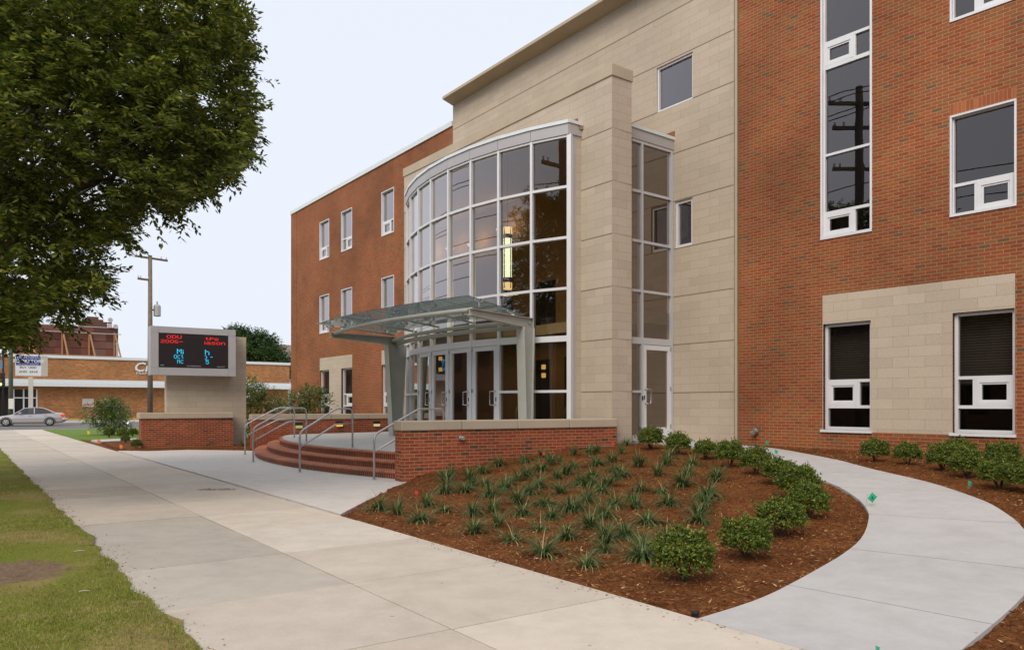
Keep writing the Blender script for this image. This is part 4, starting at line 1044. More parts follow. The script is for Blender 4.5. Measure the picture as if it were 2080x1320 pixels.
def led(mb, txt, u0, u1, v0, v1):
    """dot matrix word filling a box given on the sign face"""
    a0, z1 = SF.px(u0, v0); a1, z0 = SF.px(u1, v1)
    wd = sum(len(FONT[c].split()[0]) + 1 for c in txt) - 1; px = (a1 - a0) / wd; pz = (z1 - z0) / 7; x = a0
    for c in txt:
        rows_ = FONT[c].split()
        for j, r in enumerate(rows_):
            for i, b in enumerate(r):
                if b == '1': SF.quad(mb, x + i * px, x + (i + .93) * px, z1 - (j + .94) * pz, z1 - j * pz, -.009)
        x += (len(rows_[0]) + 1) * px
mb = MB(); led(mb, 'ODU', 339, 369, 679.5, 687.5); led(mb, '2006-', 326.5, 372, 688.5, 697)
led(mb, 'TPe', 416, 444, 684.5, 691.5); led(mb, 'Iason', 415.5, 457.5, 692.5, 700.5); obj('red_lettering', mb, emis('led_red', (1, .035, .03), 1.0), cab)
mb = MB(); led(mb, 'Mi', 359.5, 373, 708, 718.5); led(mb, 'Oct', 353.5, 373, 719.5, 728); led(mb, 'Nc', 360, 372.5, 729.5, 737.5)
led(mb, 'h', 416.5, 425.5, 709.5, 720.5); led(mb, ')', 416, 420.5, 722, 729.5); led(mb, '-', 427.5, 432, 720.5, 729); led(mb, '5', 418, 424.5, 730.5, 739); obj('blue_lettering', mb, emis('led_blue', (.03, .62, .95), 1.0), cab)
mb = MB()
for t_, u, v, s in (('NSE', 329.5, 741, .05), ('SCOREBOARD', 394, 743, .055), ('GALAXY', 449, 744.5, .055)):
    a_, z_ = SF.px(u, v); add_text(mb, t_, s, SF.at(a_, z_, -.008), (SF.d.x, SF.d.y, 0), (SF.n.x, SF.n.y, 0), sx=1.3)
obj('small_lettering', mb, plain('pale_print', (.5, .5, .5), .5), cab)

# ================================================================== FOLIAGE
def leaves_np(C, D, L, W, rng, fold=.25, N=None):
    """rhombic folded leaves: centres C, axis D (unit), length L, width W -> V,T"""
    n = len(C); up = rng.normal(size=(n, 3)) * .5 + np.array([0, 0, 1.0]) if N is None else N + rng.normal(size=(n, 3)) * .35
    S = np.cross(D, up); S /= (np.linalg.norm(S, axis=1, keepdims=True) + 1e-9); U = np.cross(S, D)
    L = np.broadcast_to(np.asarray(L), (n,))[:, None]; W = np.broadcast_to(np.asarray(W), (n,))[:, None]
    b = C; t = C + D * L; m = C + D * L * .42 + U * (-fold * W)
    l = m + S * W * .5 + U * fold * W; r = m - S * W * .5 + U * fold * W
    V = np.stack([b, l, t, r], 1).reshape(-1, 3); i = np.arange(n)[:, None] * 4
    T = np.concatenate([i + [0, 1, 2], i + [0, 2, 3]], 1).reshape(-1, 3)
    return V, T
def unit(a): return a / (np.linalg.norm(a, axis=1, keepdims=True) + 1e-9)
def twigs(P, D, rng, nl=22, tl=.5, L=.08, W=.027, droop=.35, spread=1.0):
    """leafy twigs: start P, direction D; leaves alternate along each"""
    n = len(P); k = np.arange(nl); f = (k + rng.uniform(0, 1, (n, nl))) / nl
    tlen = tl * rng.uniform(.6, 1.25, (n, 1, 1)); bend = np.array([0, 0, -droop])
    C = P[:, None, :] + D[:, None, :] * f[..., None] * tlen + bend * (f[..., None] ** 2) * tlen
    S = np.cross(D, [0, 0, 1.0]); S = unit(S); side = np.where(k % 2 == 0, 1, -1)[None, :, None]
    LD = D[:, None, :] * .75 + S[:, None, :] * side * spread + rng.normal(size=(n, nl, 3)) * .30 + np.array([0, 0, -.12 - droop * .6])
    LD = unit(LD.reshape(-1, 3)); C = (C + rng.normal(size=C.shape) * .02).reshape(-1, 3)
    return leaves_np(C, LD, L * rng.uniform(.65, 1.2, n * nl), W * rng.uniform(.8, 1.2, n * nl), rng)
rng = np.random.default_rng(11)
# ---- the street tree whose crown fills the upper left
SIL = [(430, -300), (478, -60), (497, 0), (500, 50), (522, 90), (517, 150), (530, 235), (518, 280), (527, 305), (492, 350), (442, 368), (432, 392), (352, 436), (335, 412), (292, 430), (275, 478), (226, 492), (214, 515), (165, 540), (172, 556), (222, 566), (212, 590), (165, 612), (150, 635), (92, 642), (72, 672), (40, 694), (22, 712), (-60, 730), (-400, 760), (-900, 640), (-1500, 300), (-1500, -800), (-600, -1500), (150, -1200)]
TC = np.array([-9.6, 13.0, 5.7]); TR = np.array([5.6, 3.9, 3.7])
def sil_ok(p, grow=0):
    if p[1] < 1.0: return True
    u = CX + F * p[0] / p[1]; v = HV - F * (p[2] - H) / p[1]
    return inpoly(u, v, SIL)
def crown_points(n, rmin, rmax):
    out = []
    while len(out) < n:
        q = rng.uniform(-1, 1, 3); r = float((q ** 4).sum()) ** .25
        if r > 1 or r < rmin: continue
        lump = 1 + .10 * math.sin(q[0] * 7 + 1) * math.sin(q[1] * 6) + .08 * math.sin(q[2] * 9 + q[0] * 4)
        p = TC + q * TR * rmax * lump
        if p[2] < 1.9: continue
        u = CX + F * p[0] / p[1] if p[1] > 1 else -999; v = HV - F * (p[2] - H) / p[1] if p[1] > 1 else 0
        infr = -60 < u < 560 and v > -80
        if not infr and rng.uniform() < .86: continue  # crown out of view thinned so more light reaches the ground
        cl = math.sin(p[0] * 2.9 + 1.3) * math.sin(p[1] * 2.3) * math.sin(p[2] * 3.1 + .7)
        if cl > .22 and rng.uniform() < .8: continue
        if not inpoly(u, v, SIL): continue
        if u > 60:   # small gaps near the outer part of the crown
            g_ = math.sin(u * .045 + p[2] * 2) * math.sin(v * .05 + p[1]) * math.sin(p[0] * 5)
            if g_ > .30 and rng.uniform() < .92: continue
        out.append(p)
    return np.array(out)
P = crown_points(9600, .50, 1.06)
D = unit(unit((P - TC) / TR) * .8 + rng.normal(size=P.shape) * .38 + np.array([.12, -.05, -.02]))
P = P - D * .44
# loose sprays that stick out of the outline
k_ = [i for i in range(len(P)) if np.linalg.norm((P[i] - TC) / TR) > 1.0 and 200 < CX + F * P[i][0] / P[i][1] < 560][:0]
rimP, rimD = [], []
SP = [(505, 60, .6, .5), (515, 150, 1, .1), (522, 240, 1, 0), (518, 300, .9, -.3), (480, 352, .6, -.6), (428, 392, .5, -.7), (350, 434, .1, -.9), (290, 430, -.2, -.9), (265, 486, .7, -.5), (214, 540, .8, .2), (222, 566, .9, .2), (205, 585, .8, -.3), (160, 630, .6, -.5), (150, 648, .6, -.3), (60, 690, .4, -.7), (497, 20, .6, .7), (520, 100, 1, .3), (530, 200, 1, .2), (512, 322, .8, -.4), (460, 366, .5, -.7)]
for (u, v, dx, dz) in SP:
    for j in range(16):
        Y = rng.uniform(10.5, 15.0); u2, v2 = u + rng.normal() * 14 - 42 * dx, v + rng.normal() * 13 + 34 * dz
        rimP.append(((u2 - CX) / F * Y, Y, H + (HV - v2) / F * Y)); rimD.append((dx * .8 + rng.normal() * .25, rng.normal() * .3, dz * .8 + rng.normal() * .25))
P = np.concatenate([P, np.array(rimP)]); D = np.concatenate([D, unit(np.array(rimD))])
TREE = empty('street_tree', (-10.6, 13.4, 0), 'large leafy street tree whose dense green crown overhangs the verge and sidewalk', 'tree')
V, T = twigs(P, D, rng, nl=26, tl=.37, L=.112, W=.042, droop=.10)
np_mesh('crown', V, T, M['leaf_tree'], TREE)
tb = MB(); tb.tube([(-10.6, 13.4, 0), (-10.6, 13.4, .15), (-10.55, 13.42, 1.0), (-10.5, 13.4, 2.6)], [.30, .22, .18, .17], 14)
obj('trunk', tb, M['bark'], TREE, smooth=True)
lb = MB(); rr = random.Random(2)
for k in range(60):
    tgt = P[rr.randrange(len(P))]; s = Vector((-10.5, 13.4, 2.4 + rr.uniform(0, .4))); tg = Vector(tgt); m1 = s.lerp(tg, .35) + Vector((0, 0, .5 + rr.uniform(0, .5))); m2 = s.lerp(tg, .7) + Vector((rr.uniform(-.2, .2), rr.uniform(-.2, .2), .35))
    r = rr.choice([.09, .05, .035, .03]); lb.tube([s, m1, m2, tg], [r, r * .7, r * .4, .006], 7)
obj('branches', lb, M['bark'], TREE, smooth=True)

# ---- generic broadleaf crown for small and far trees
def blob_tree(name, base, h, rad, lab, cat, mat, n=260, leaf=.3, trunk_r=.12, z0=.3, group=None, seed=0, flat=1.0, flowers=0, multi=1, nl=12):
    r = np.random.default_rng(seed); e = empty(name, base, lab, cat, group); B = np.array(base)
    nb_ = 7; cs = [B + np.array([r.normal() * rad * .38, r.normal() * rad * .38, h * (z0 + (1 - z0) * f)]) for f in np.linspace(.2, .86, nb_)]
    rs_ = [rad * (.45 + .35 * math.sin(math.pi * f)) for f in np.linspace(.2, .95, nb_)]
    Ps, Ds = [], []
    for c, q in zip(cs, rs_):
        d = unit(r.normal(size=(n // nb_, 3))); rr_ = q * r.uniform(.55, 1.08, (len(d), 1)); Ps.append(c + d * rr_ * np.array([1, 1, .75 * flat])); Ds.append(unit(d + r.normal(size=d.shape) * .5))
    Pp, Dd = np.concatenate(Ps), np.concatenate(Ds); k = Pp[:, 2] > B[2] + h * z0 * .55; Pp, Dd = Pp[k], Dd[k]
    V, T = twigs(Pp, Dd, r, nl=nl, tl=leaf * 4, L=leaf, W=leaf * .5, droop=.2)
    np_mesh('crown', V, T, mat, e)
    tb = MB()
    for m_ in range(multi):
        a_ = m_ * 2.4; top = cs[(m_ * 2 + 3) % nb_]; tb.tube([tuple(B + np.array([.05 * math.cos(a_) * (multi > 1), .05 * math.sin(a_) * (multi > 1), -.05])), tuple((B * .6 + top * .4)), tuple(top)], [trunk_r, trunk_r * .7, trunk_r * .25], 8)
    obj('trunk' if multi == 1 else 'stems', tb, M['bark'], e, smooth=True)
    if flowers:
        k = r.choice(len(Pp), flowers); Q = Pp[k]; Q = Q[Q[:, 2] > B[2] + h * .55]; Cc = np.repeat(Q, 14, 0) + r.normal(size=(len(Q) * 14, 3)) * .05
        V, T = leaves_np(Cc, unit(r.normal(size=Cc.shape)), .05, .04, r); np_mesh('blossoms', V, T, M['flower'], e)
    return e
def at_px(u, v, Y): return ((u - CX) / F * Y, Y, H + (HV - v) / F * Y)
p = G0(226, 884); blob_tree('crape_myrtle', (p.x, p.y, 0), 1.62, .86, 'airy young shrub tree with white blossoms on the lawn left of the message sign', 'small tree', M['leaf_myrtle'], n=900, leaf=.085, trunk_r=.03, z0=.28, seed=3, flowers=60, multi=4, group='young white flowering shrub trees', nl=14)
blob_tree('crape_myrtle', (-11.2, 33.0, 0), 2.6, .9, 'narrow flowering shrub tree between the sign slab and brick wing', 'small tree', M['leaf_myrtle'], n=800, leaf=.085, trunk_r=.03, z0=.15, seed=5, flowers=50, multi=4, group='young white flowering shrub trees', nl=14)
blob_tree('crape_myrtle', (-9.0, 33.0, 0), 2.15, 1.0, 'flowering shrub tree behind the left low brick wall near the brick wing corner', 'small tree', M['leaf_myrtle'], n=800, leaf=.085, trunk_r=.03, z0=.3, seed=8, flowers=50, multi=4, group='young white flowering shrub trees', nl=14)
# far trees
b_ = at_px(521, 830, 112); blob_tree('broadleaf_tree', (b_[0], b_[1], 0), 12.2, 4.0, 'dark round tree standing behind the orange brick store right of the sign', 'tree', M['leaf_far'], n=4200, leaf=.34, trunk_r=.3, z0=.3, seed=12)
b_ = at_px(478, 830, 118); blob_tree('broadleaf_tree', (b_[0], b_[1], 0), 12.9, 2.6, 'slimmer tree tip peeking over the top right corner of the sign', 'tree', M['leaf_far'], n=1600, leaf=.28, trunk_r=.3, z0=.4, seed=15)

# ---- clipped shrubs in the bed
def shrub_mesh(seed, n=2300):
    r = np.random.default_rng(seed); d = unit(r.normal(size=(n, 3))); d[:, 2] = np.where(d[:, 2] < -.35, np.abs(d[:, 2]) * .6, d[:, 2]); d = unit(d)
    lump = 1 + .17 * np.sin(d[:, 0] * 6 + seed) * np.sin(d[:, 1] * 7) + .08 * np.sin(d[:, 2] * 11 + seed * 2)
    rad = (r.uniform(.40, 1.0, n) ** .55 * 1.02) * lump
    spike = r.uniform(size=n) < .12; rad = np.where(spike & (d[:, 2] > -.1), rad * r.uniform(1.08, 1.25, n), rad)
    C = d * rad[:, None] * np.array([1, 1, 1.0]) + np.array([0, 0, .86]); C[:, 2] = np.maximum(C[:, 2], .10)
    # whorls: leaves grouped at shoot tips
    C = np.repeat(C, 5, 0); dd = np.repeat(d, 5, 0); ax = unit(dd * .9 + r.normal(size=dd.shape) * .85 + np.array([0, 0, .45]))
    return leaves_np(C, ax, r.uniform(.10, .17, len(C)), .065, r, fold=.2, N=dd)
sh_var = []
def make_shrub(seed, leafn):
    e = empty('round_shrub', (0, 0, 0)); V, T = shrub_mesh(seed, leafn); np_mesh('foliage', V, T, M['leaf_shrub'], e)
    tb = MB(); rr_ = random.Random(seed)
    for k in range(9):
        a = rr_.uniform(0, 6.28); q = rr_.uniform(.25, .55); tb.tube([(0.03 * math.cos(a), .03 * math.sin(a), -.05), (q * .5 * math.cos(a), q * .5 * math.sin(a), .4), (q * math.cos(a), q * math.sin(a), .9)], [.035, .025, .01], 6)
    obj('stems', tb, M['bark'], e); return e
protoS = [make_shrub(s, 1700) for s in (21, 22, 23)]
SHR = [(1390, 1178, 66, 'largest round shrub, nearest the sidewalk at the front of the curving shrub row'),
       (1515, 1131, 56, 'second shrub from the front of the curving row beside the path'),
       (1586, 1086, 52, 'third shrub from the front of the curving row'),
       (1643, 1052, 42, 'shrub at the outermost bend of the row, closest to the large green flag'),
       (1622, 1012, 44, 'shrub just behind the one at the bend of the row'),
       (1578, 982, 36, 'compact shrub near the middle of the curving row'),
       (1536, 961, 33, 'shrub right of the two green flags in the middle of the row'),
       (1483, 946, 32, 'fourth shrub from the side door, where the row starts to bend'),
       (1433, 931, 26, 'third shrub from the side door'),
       (1376, 921, 27, 'second shrub from the side door, before the stone wall'),
       (1322, 911, 28, 'shrub right in front of the glazed side door'),
       (1778, 935, 29, 'small shrub under the left ground floor window of the brick wing'),
       (1844, 941, 29, 'small shrub under the stone panel between the two ground floor windows'),
       (1915, 953, 33, 'left shrub of the clump under the right ground floor window'),
       (1948, 942, 34, 'rear shrub of the clump touching the brick wall'),
       (1966, 968, 37, 'front shrub of the clump under the right ground floor window'),
       (2036, 951, 36, 'rear shrub at the right edge against the brick wall'),
       (2030, 991, 40, 'front shrub at the right edge of the mulch strip'),
       (2092, 1000, 40, 'shrub cut off by the right edge of the view')]
usedS = set()
def place(protos, i, loc, s, rz, lab, grp, cat, used):
    k = i % len(protos); pr0 = protos[k]
    o = pr0 if k not in used else copy_tree(pr0)
    used.add(k); o.location = loc; o.scale = (s[0], s[0], s[1]) if isinstance(s, tuple) else (s, s, s); o.rotation_euler = (0, 0, rz); tag(o, lab, cat, grp); return o
rr = random.Random(9)
for i, (u, v, rpx, lab) in enumerate(SHR):
    g_ = G(u, v); s = rpx / F * g_.y / 1.05; place(protoS, i, (g_.x, g_.y, g_.z - s * .06), (s * .94, s * rr.uniform(.82, .98)), rr.uniform(0, 6), lab, 'round evergreen shrubs', 'shrub', usedS)
for (u, v, rpx, lab) in ((222, 889, 11, 'left of the three small dark shrubs under the flowering shrub tree'), (249, 892, 11, 'middle of the three small dark shrubs under the flowering shrub tree'), (270, 888, 10, 'right of the three small dark shrubs, beside the brick sign base'),
                         (277, 913, 11, 'loose low shrub at the left corner of the brick sign base'), (255, 901, 9, 'low shrub on the mulch behind the small walk')):
    g_ = G0(u, v); s = rpx / F * g_.y / 1.05; place(protoS, rr.randrange(3), (g_.x, g_.y, .03), s, rr.uniform(0, 6), lab, 'small shrubs left of the sign', 'shrub', usedS)

# ---- liriope tufts
def tuft_mesh(seed, nb_=95, drop=1.0):
    r = np.random.default_rng(seed); az = r.uniform(0, 2 * np.pi, nb_); lean = r.uniform(.35, 2.0, nb_) * drop; L = r.uniform(.65, 1.15, nb_); W = r.uniform(.010, .018, nb_)
    V, T = [], []
    for i in range(nb_):
        d = np.array([math.cos(az[i]), math.sin(az[i]), 0]); s = np.array([-d[1], d[0], 0]); b = d * r.uniform(0, .09) + s * r.normal() * .05
        pts = []; p = b.copy(); ang = lean[i] * .45
        for k in range(5):
            pts.append(p.copy()); dirv = d * math.sin(ang) + np.array([0, 0, 1]) * math.cos(ang); p = p + dirv * L[i] / 4; ang += lean[i] * .42 + .04
        for k, q in enumerate(pts):
            w_ = W[i] * (1 - (k / 4) ** 2 * .93); V += [q - s * w_, q + s * w_]
        o_ = len(V) - 10
        for k in range(4): T += [(o_ + 2 * k, o_ + 2 * k + 1, o_ + 2 * k + 3), (o_ + 2 * k, o_ + 2 * k + 3, o_ + 2 * k + 2)]
    return np.array(V), np.array(T)
protoT = []
for s in range(31, 39):
    V, T = tuft_mesh(s, (150, 95, 170, 120, 70, 140, 110, 160)[s - 31], (1.0, .75, 1.15, .9, 1.3, .8, 1.05, 1.2)[s - 31]); protoT.append(np_mesh('grass_tuft', V, T, M['leaf_tuft'], base=(0, 0, 0)))
TF = [(195, 490), (300, 515), (435, 555), (470, 470), (570, 500), (575, 320), (590, 360), (605, 290), (690, 385), (710, 315), (735, 520), (790, 278), (800, 350), (740, 620), (850, 495), (830, 412), (880, 238), (875, 580), (910, 375), (930, 348), (955, 668), (985, 455), (990, 322), (1015, 515), (1030, 215), (1040, 305), (1055, 400), (1110, 365), (1110, 605), (1130, 190), (1135, 750), (1120, 268), (1150, 465), (1180, 232), (1180, 540), (1210, 312), (1225, 210), (1265, 288), (1270, 655), (1290, 495), (1310, 250), (1310, 178), (1345, 345), (1385, 445), (1380, 810), (1400, 590), (1410, 305), (1395, 170), (1440, 235), (1440, 165), (1470, 395), (1480, 530), (1490, 725), (1500, 355), (1530, 212), (1540, 475), (1560, 315), (1580, 170), (1600, 640), (1605, 120), (1640, 430), (1680, 245), (1690, 385), (1700, 770), (1730, 570), (1790, 295), (1850, 460), (1840, 235), (1830, 640), (1930, 355), (1960, 290), (1985, 235), (2020, 560), (2060, 470), (2075, 420), (1590, 300)]
for (u, v) in ((1345, 1000), (1330, 965), (1395, 955), (1455, 975), (1440, 1010), (1420, 1040), (1250, 955), (1200, 985), (1290, 1030), (1310, 1118), (1230, 1100), (1240, 935), (1215, 915), (1160, 945), (1120, 950), (1075, 958), (990, 1015), (1050, 1015), (1170, 1030), (1140, 1000), (1385, 990), (1300, 940), (1360, 930), (905, 1000), (960, 985)):
    q_ = ((u - 700) * 2.811, (v - 860) * 2.811)
    if min(abs(a - q_[0]) + abs(b - q_[1]) for a, b in TF) > 45: TF.append(q_)
rr = random.Random(17); usedT = set()
near = {1135: 'tuft of strappy grass nearest the sidewalk edge in the middle of the bed', 1380: 'tuft of strappy grass just left of the largest round shrub and closest to the sidewalk', 195: 'tuft of strappy grass at the pointed left tip of the mulch bed', 1605: 'tuft of strappy grass directly beside the foot of the stone pier'}
for i, (x, y) in enumerate(TF):
    u, v = 700 + x / 2.811, 860 + y / 2.811; g_ = G(u, v); s = (rr.uniform(.31, .45), rr.uniform(.25, .38)); 
    lab = near.get(x, 'small clump of strappy green grass planted in the dark red mulch bed')
    place(protoT, i, (g_.x, g_.y, g_.z - .015), s, rr.uniform(0, 6), lab, 'strappy grass clumps in the mulch bed', 'grass tuft', usedT)
for (u, v) in ((330, 909), (372, 908), (409, 906), (422, 907), (452, 905), (481, 903), (493, 908)):
    g_ = G0(u, v); place(protoT, rr.randrange(4), (g_.x, g_.y, .03), rr.uniform(.28, .36), rr.uniform(0, 6), 'low dark grass clump in the mulch at the foot of the message sign', 'grass clumps at the sign base', 'grass tuft', usedT)
# ---- mulch slivers, grass blades, litter
def slivers(name, XYZ, L, W, mat, r, tilt=.35):
    n = len(XYZ); az = r.uniform(0, 2 * np.pi, n); D_ = unit(np.stack([np.cos(az), np.sin(az), r.normal(size=n) * tilt], 1))
    V, T = leaves_np(XYZ, D_, L, W, r, fold=.15); return np_mesh(name, V, T, mat)
pts = []
r9 = random.Random(41)
while len(pts) < 36000:
    if r9.random() < .6: u = r9.uniform(700, 2100); v = 890 + 430 * r9.random() ** .8; g_ = G(u, v) if r9.random() < .0 else None; 
    t = r9.uniform(-4.5, 13); d = r9.uniform(.03, 10.6) ; x, y = along(t, d)
    if y < 3.5 or r9.random() > min(1, (7.5 / y) ** 1.6): continue
    if inbed(x, y) < .05 or inpoly(x, y, apronpoly): continue
    pts.append((x, y, hgt(x, y) + r9.uniform(-.004, .008)))
pathpoly = [tuple(p) for p in inn] + [tuple(p) for p in reversed(out_)]
pts = [p for p in pts if not inpoly(p[0], p[1], pathpoly)]
rg = np.random.default_rng(5); A_ = np.array(pts)
tag(slivers('wood_chips', A_, rg.uniform(.015, .07, len(A_)), rg.uniform(.004, .013, len(A_)), M['chips'], rg), kind='stuff')
pts = []
while len(pts) < 90000:
    t = r9.uniform(-7, 30); d = -SWW - .0 - 2.4 * r9.random() ** 1.2 + .05; x, y = along(t, d)
    if y < 2.6 or r9.random() > min(1, (6 / y) ** 1.5): continue
    if d > -SWW + VE(t) + r9.uniform(-.07, .03): continue
    u = CX + F * x / y
    if u < -150: continue
    n_ = math.sin(x * 3.1) * math.sin(y * 1.7 + 1) + math.sin(x * 1.3 + y * 2.2)
    if n_ < -.7 and r9.random() < .45: continue
    dp = (x - dirt_c[0]) ** 2 / .9 + (y - dirt_c[1]) ** 2 / .9 if (dirt_c := G0(0, 1172, .02)) else 9
    if dp < .42 * (1 + .4 * math.sin(x * 9) * math.sin(y * 8)) and r9.random() < .96: continue
    pts.append((x, y, .015))
A_ = np.array(pts); n = len(A_)
D_ = unit(np.stack([rg.normal(size=n) * .75, rg.normal(size=n) * .75, np.ones(n) * .9], 1))
V, T = leaves_np(A_, D_, rg.uniform(.02, .045, n), rg.uniform(.003, .006, n), rg, fold=.1); tag(np_mesh('grass', V, T, M['grass']), kind='stuff')
# lawn blades far
pts = []
lp_ = [tuple(p) for p in (G0(120, 871)[:2], G0(200, 890)[:2], G0(300, 893)[:2], G0(560, 888)[:2], G0(590, 866)[:2], G0(300, 864)[:2])]
dirtp = [(dirt_c[0] + (.72 + .12 * math.sin(a * 3) + .06 * math.sin(a * 7)) * math.cos(a), dirt_c[1] + (.62 + .1 * math.sin(a * 4 + 1)) * math.sin(a)) for a in [k * math.pi / 24 for k in range(48)]]
pts = []
for k in range(1500):      # litter along the ragged sidewalk edge
    t = r9.uniform(-5, 16); d = -SWW + abs(r9.gauss(0, .09)) * (1.6 if 3.4 < t < 5.6 else 1); x, y = along(t, d)
    if y > 2.5: pts.append((x, y, .006))
c_ = G0(440, 994)
for k in range(420): a_ = r9.uniform(0, 6.28); q = r9.random() ** .5; x = c_.x + .28 * q * math.cos(a_) * 1.2; y = c_.y + .16 * q * math.sin(a_); pts.append((x, y, .007 + r9.uniform(0, .008)))
for k in range(260):
    t = r9.uniform(-4.5, 4.5); d = -abs(r9.gauss(0, .10)); x, y = along(t, d); pts.append((x, y, .006))
A_ = np.array(pts); tag(slivers('leaf_litter', A_, rg.uniform(.012, .035, len(A_)), rg.uniform(.005, .012, len(A_)), M['chips'], rg, .12), kind='stuff')
for (u, v, L, lab) in ((150, 1128, .09, 'pale bent twig on the grass near the dirt patch'), (160, 1212, .07, 'short white scrap standing in the grass')):
    g_ = G0(u, v); mb = MB(); mb.tube([(g_.x, g_.y, .045), (g_.x + L * .5, g_.y + L * .3, .05), (g_.x + L, g_.y + .5 * L, .045)], [.003, .004, .002], 6); tag(obj('twig', mb, plain('bleached_wood', (.5, .46, .38), .9)), lab, 'twig')

# ---- marker flags
def flag(u, v, hpx, cpx, col, lab, ground=hgt, lean=(0, 0), letter=None, diamond=False):
    g_ = G(u, v, ground); s = F / g_.y; hh = hpx / s; w_ = cpx / s
    e = empty('marker_flag', tuple(g_), lab, 'marker flag', 'small plastic marker flags')
    top = Vector((g_.x + lean[0], g_.y + lean[1], g_.z + hh)); mb = MB(); mb.tube([tuple(g_), tuple(top)], .0025, 5); obj('wire', mb, M['stainless'], e)
    mb = MB(); r_ = Vector((.94, .18, 0)).normalized(); c = top + r_ * w_ * .5 - Vector((0, 0, w_ * .38)); up = Vector((0, 0, 1))
    if diamond: q = [c + r_ * w_ * .62 + up * w_ * .1, c + up * w_ * .58, c - r_ * w_ * .55 - up * w_ * .06, c - up * w_ * .56 + r_ * w_ * .05]
    else: q = [top, top + r_ * w_ * .8 - up * w_ * .35, top + r_ * w_ * .55 - up * w_ * 1.15, top - up * w_ * .95 + r_ * w_ * .05]
    n_ = Vector((r_.y, -r_.x, 0)); mid_ = (q[0] + q[2]) / 2 + n_ * w_ * .06
    k = len(mb.v); b = [tuple(x) for x in q]
    for i in range(4): mb.poly([b[i], b[(i + 1) % 4], tuple(mid_)])
    obj('cloth', mb, col, e)
    if letter:
        mb = MB(); add_text(mb, letter, w_ * .45, c + n_ * w_ * .09, r_, n_, sx=.8, bold=True); obj('letter', mb, M['black'], e)
GRN = plain('green_plastic', (.02, .36, .19), .5, var=.02); RED = plain('red_plastic', (.70, .045, .03), .5, var=.02); ORG = plain('orange_plastic', (.85, .20, .03), .5); YEL = plain('yellow_plastic', (.8, .55, .03), .5)
flag(1757, 1034, 30, 19, GRN, 'large tilted green flag with a letter K beside the bend of the path', letter='K', diamond=True, lean=(.035, 0))
flag(1556, 906, 13, 9, GRN, 'green flag at the brick wall by the start of the path, farthest of the two')
flag(1574, 928, 16, 9, GRN, 'green flag just behind the shrub row in front of the two')
flag(1967, 995, 20, 11, GRN, 'green flag in the mulch strip under the right ground floor window')
flag(1779, 1330, 18, 12, GRN, 'green flag tip at the very bottom edge on the path')
flag(1243, 908, 11, 8, RED, 'red flag beside the foot of the stone pier')
flag(1102, 930, 13, 7, RED, 'red flag below the coping of the right low brick wall')
flag(903, 985, 12, 10, ORG, 'orange flag among the grass clumps near the end of the low wall')
flag(843, 1006, 11, 9, RED, 'faded red flag at the left tip of the mulch bed')
flag(177, 887, 13, 7, YEL, 'yellow flag standing in the bright lawn', ground=flat)
flag(198, 899, 8, 8, ORG, 'orange flag at the edge of the small walk', ground=flat)
flag(243, 915, 13, 8, ORG, 'bright orange flag in the mulch left of the sign base', ground=flat)
g_ = G(1412, 1244); mb = MB(); mb.lathe((g_.x, g_.y, g_.z - .02), [(.026, 0), (.030, .022), (.028, .032), (.019, .035), (.017, .030), (.008, .032)], 20); tag(obj('sprinkler_head', mb, M['black'], base=tuple(g_)), 'black pop up sprinkler head in the corner between mulch, path and sidewalk', 'sprinkler')

# ================================================================== FAR SIDE OF THE CROSS STREET
FF = Fr(-46.3, 76, vp=3200)
ST_ = empty('store_building', FF.at(0, 0), 'low orange brick store with white bands across the street', 'building')
aA, aB = FF.a(-260), FF.a(588)
zt = 6.18
mb = wall(FF, aA, aB, 4.05, zt, thick=.3); obj('upper_wall', mb, M['far_brick'], ST_)
ww = (FF.a(27), FF.a(77))
FG = Fr(*FF.at(0, 0, -.5)[:2], d=FF.d)
mb = wall(FG, aA, aB, 0, 4.0, [(ww[0], ww[1], .45, 3.05)], thick=.3); obj('lower_wall', mb, M['far_brick'], ST_)
mb = MB(); FF.box(mb, aA, aB + .1, zt, zt + .28, -.5, .12); obj('parapet_coping', mb, M['coping_alu'], ST_)
mb = MB(); FF.box(mb, aA, aB + .1, 3.35, 3.72, -.6, .55); FF.box(mb, aA, aB + .08, 3.72, 4.049, -.6, .30); obj('white_ledge', mb, M['coping_alu'], ST_)
mb = MB(); FF.box(mb, aA, aB, .0, 6.0, -14, -.9); obj('rear_volume', mb, M['far_brick'], ST_)
wd = MB(); 
for a_ in (ww[0], (ww[0] + ww[1]) / 2 - .2, ww[1] - .12): FG.box(wd, a_, a_ + .12, .45, 3.05, -.2, .02)
FG.box(wd, ww[0], ww[1], 2.15, 2.27, -.2, .015); FG.box(wd, ww[0], ww[1], .45, .6, -.2, .015); wo_ = obj('window', wd, M['white_alu'], ST_)
mb = MB(); FG.quad(mb, ww[0], ww[1], .45, 3.05, -.12); obj('pane', mb, plain('dark_pane', (.02, .018, .018), .1), wo_)
mb = MB(); FG.box(mb, FG.a(17), FG.a(22), 0, 3.35, -.1, .1); obj('corner_post', mb, M['coping_alu'], ST_)
mb = MB(); FG.box(mb, FG.a(-200), FG.a(16), .3, 3.2, -.2, .05); obj('shop_front', mb, M['dark'], ST_)
mb = MB(); a_, z_ = FF.px(290, 746); add_text(mb, 'Cr', 1.35, FF.at(a_, z_, .06), (FF.d.x, FF.d.y, 0), (FF.n.x, FF.n.y, 0), sx=1.1, shear=.25, bold=True, extrude=.04); a_, z_ = FF.px(291, 758); add_text(mb, 'FRAME', .36, FF.at(a_, z_, .06), (FF.d.x, FF.d.y, 0), (FF.n.x, FF.n.y, 0), sx=1.3, extrude=.02); obj('wall_lettering', mb, M['coping_alu'], ST_)
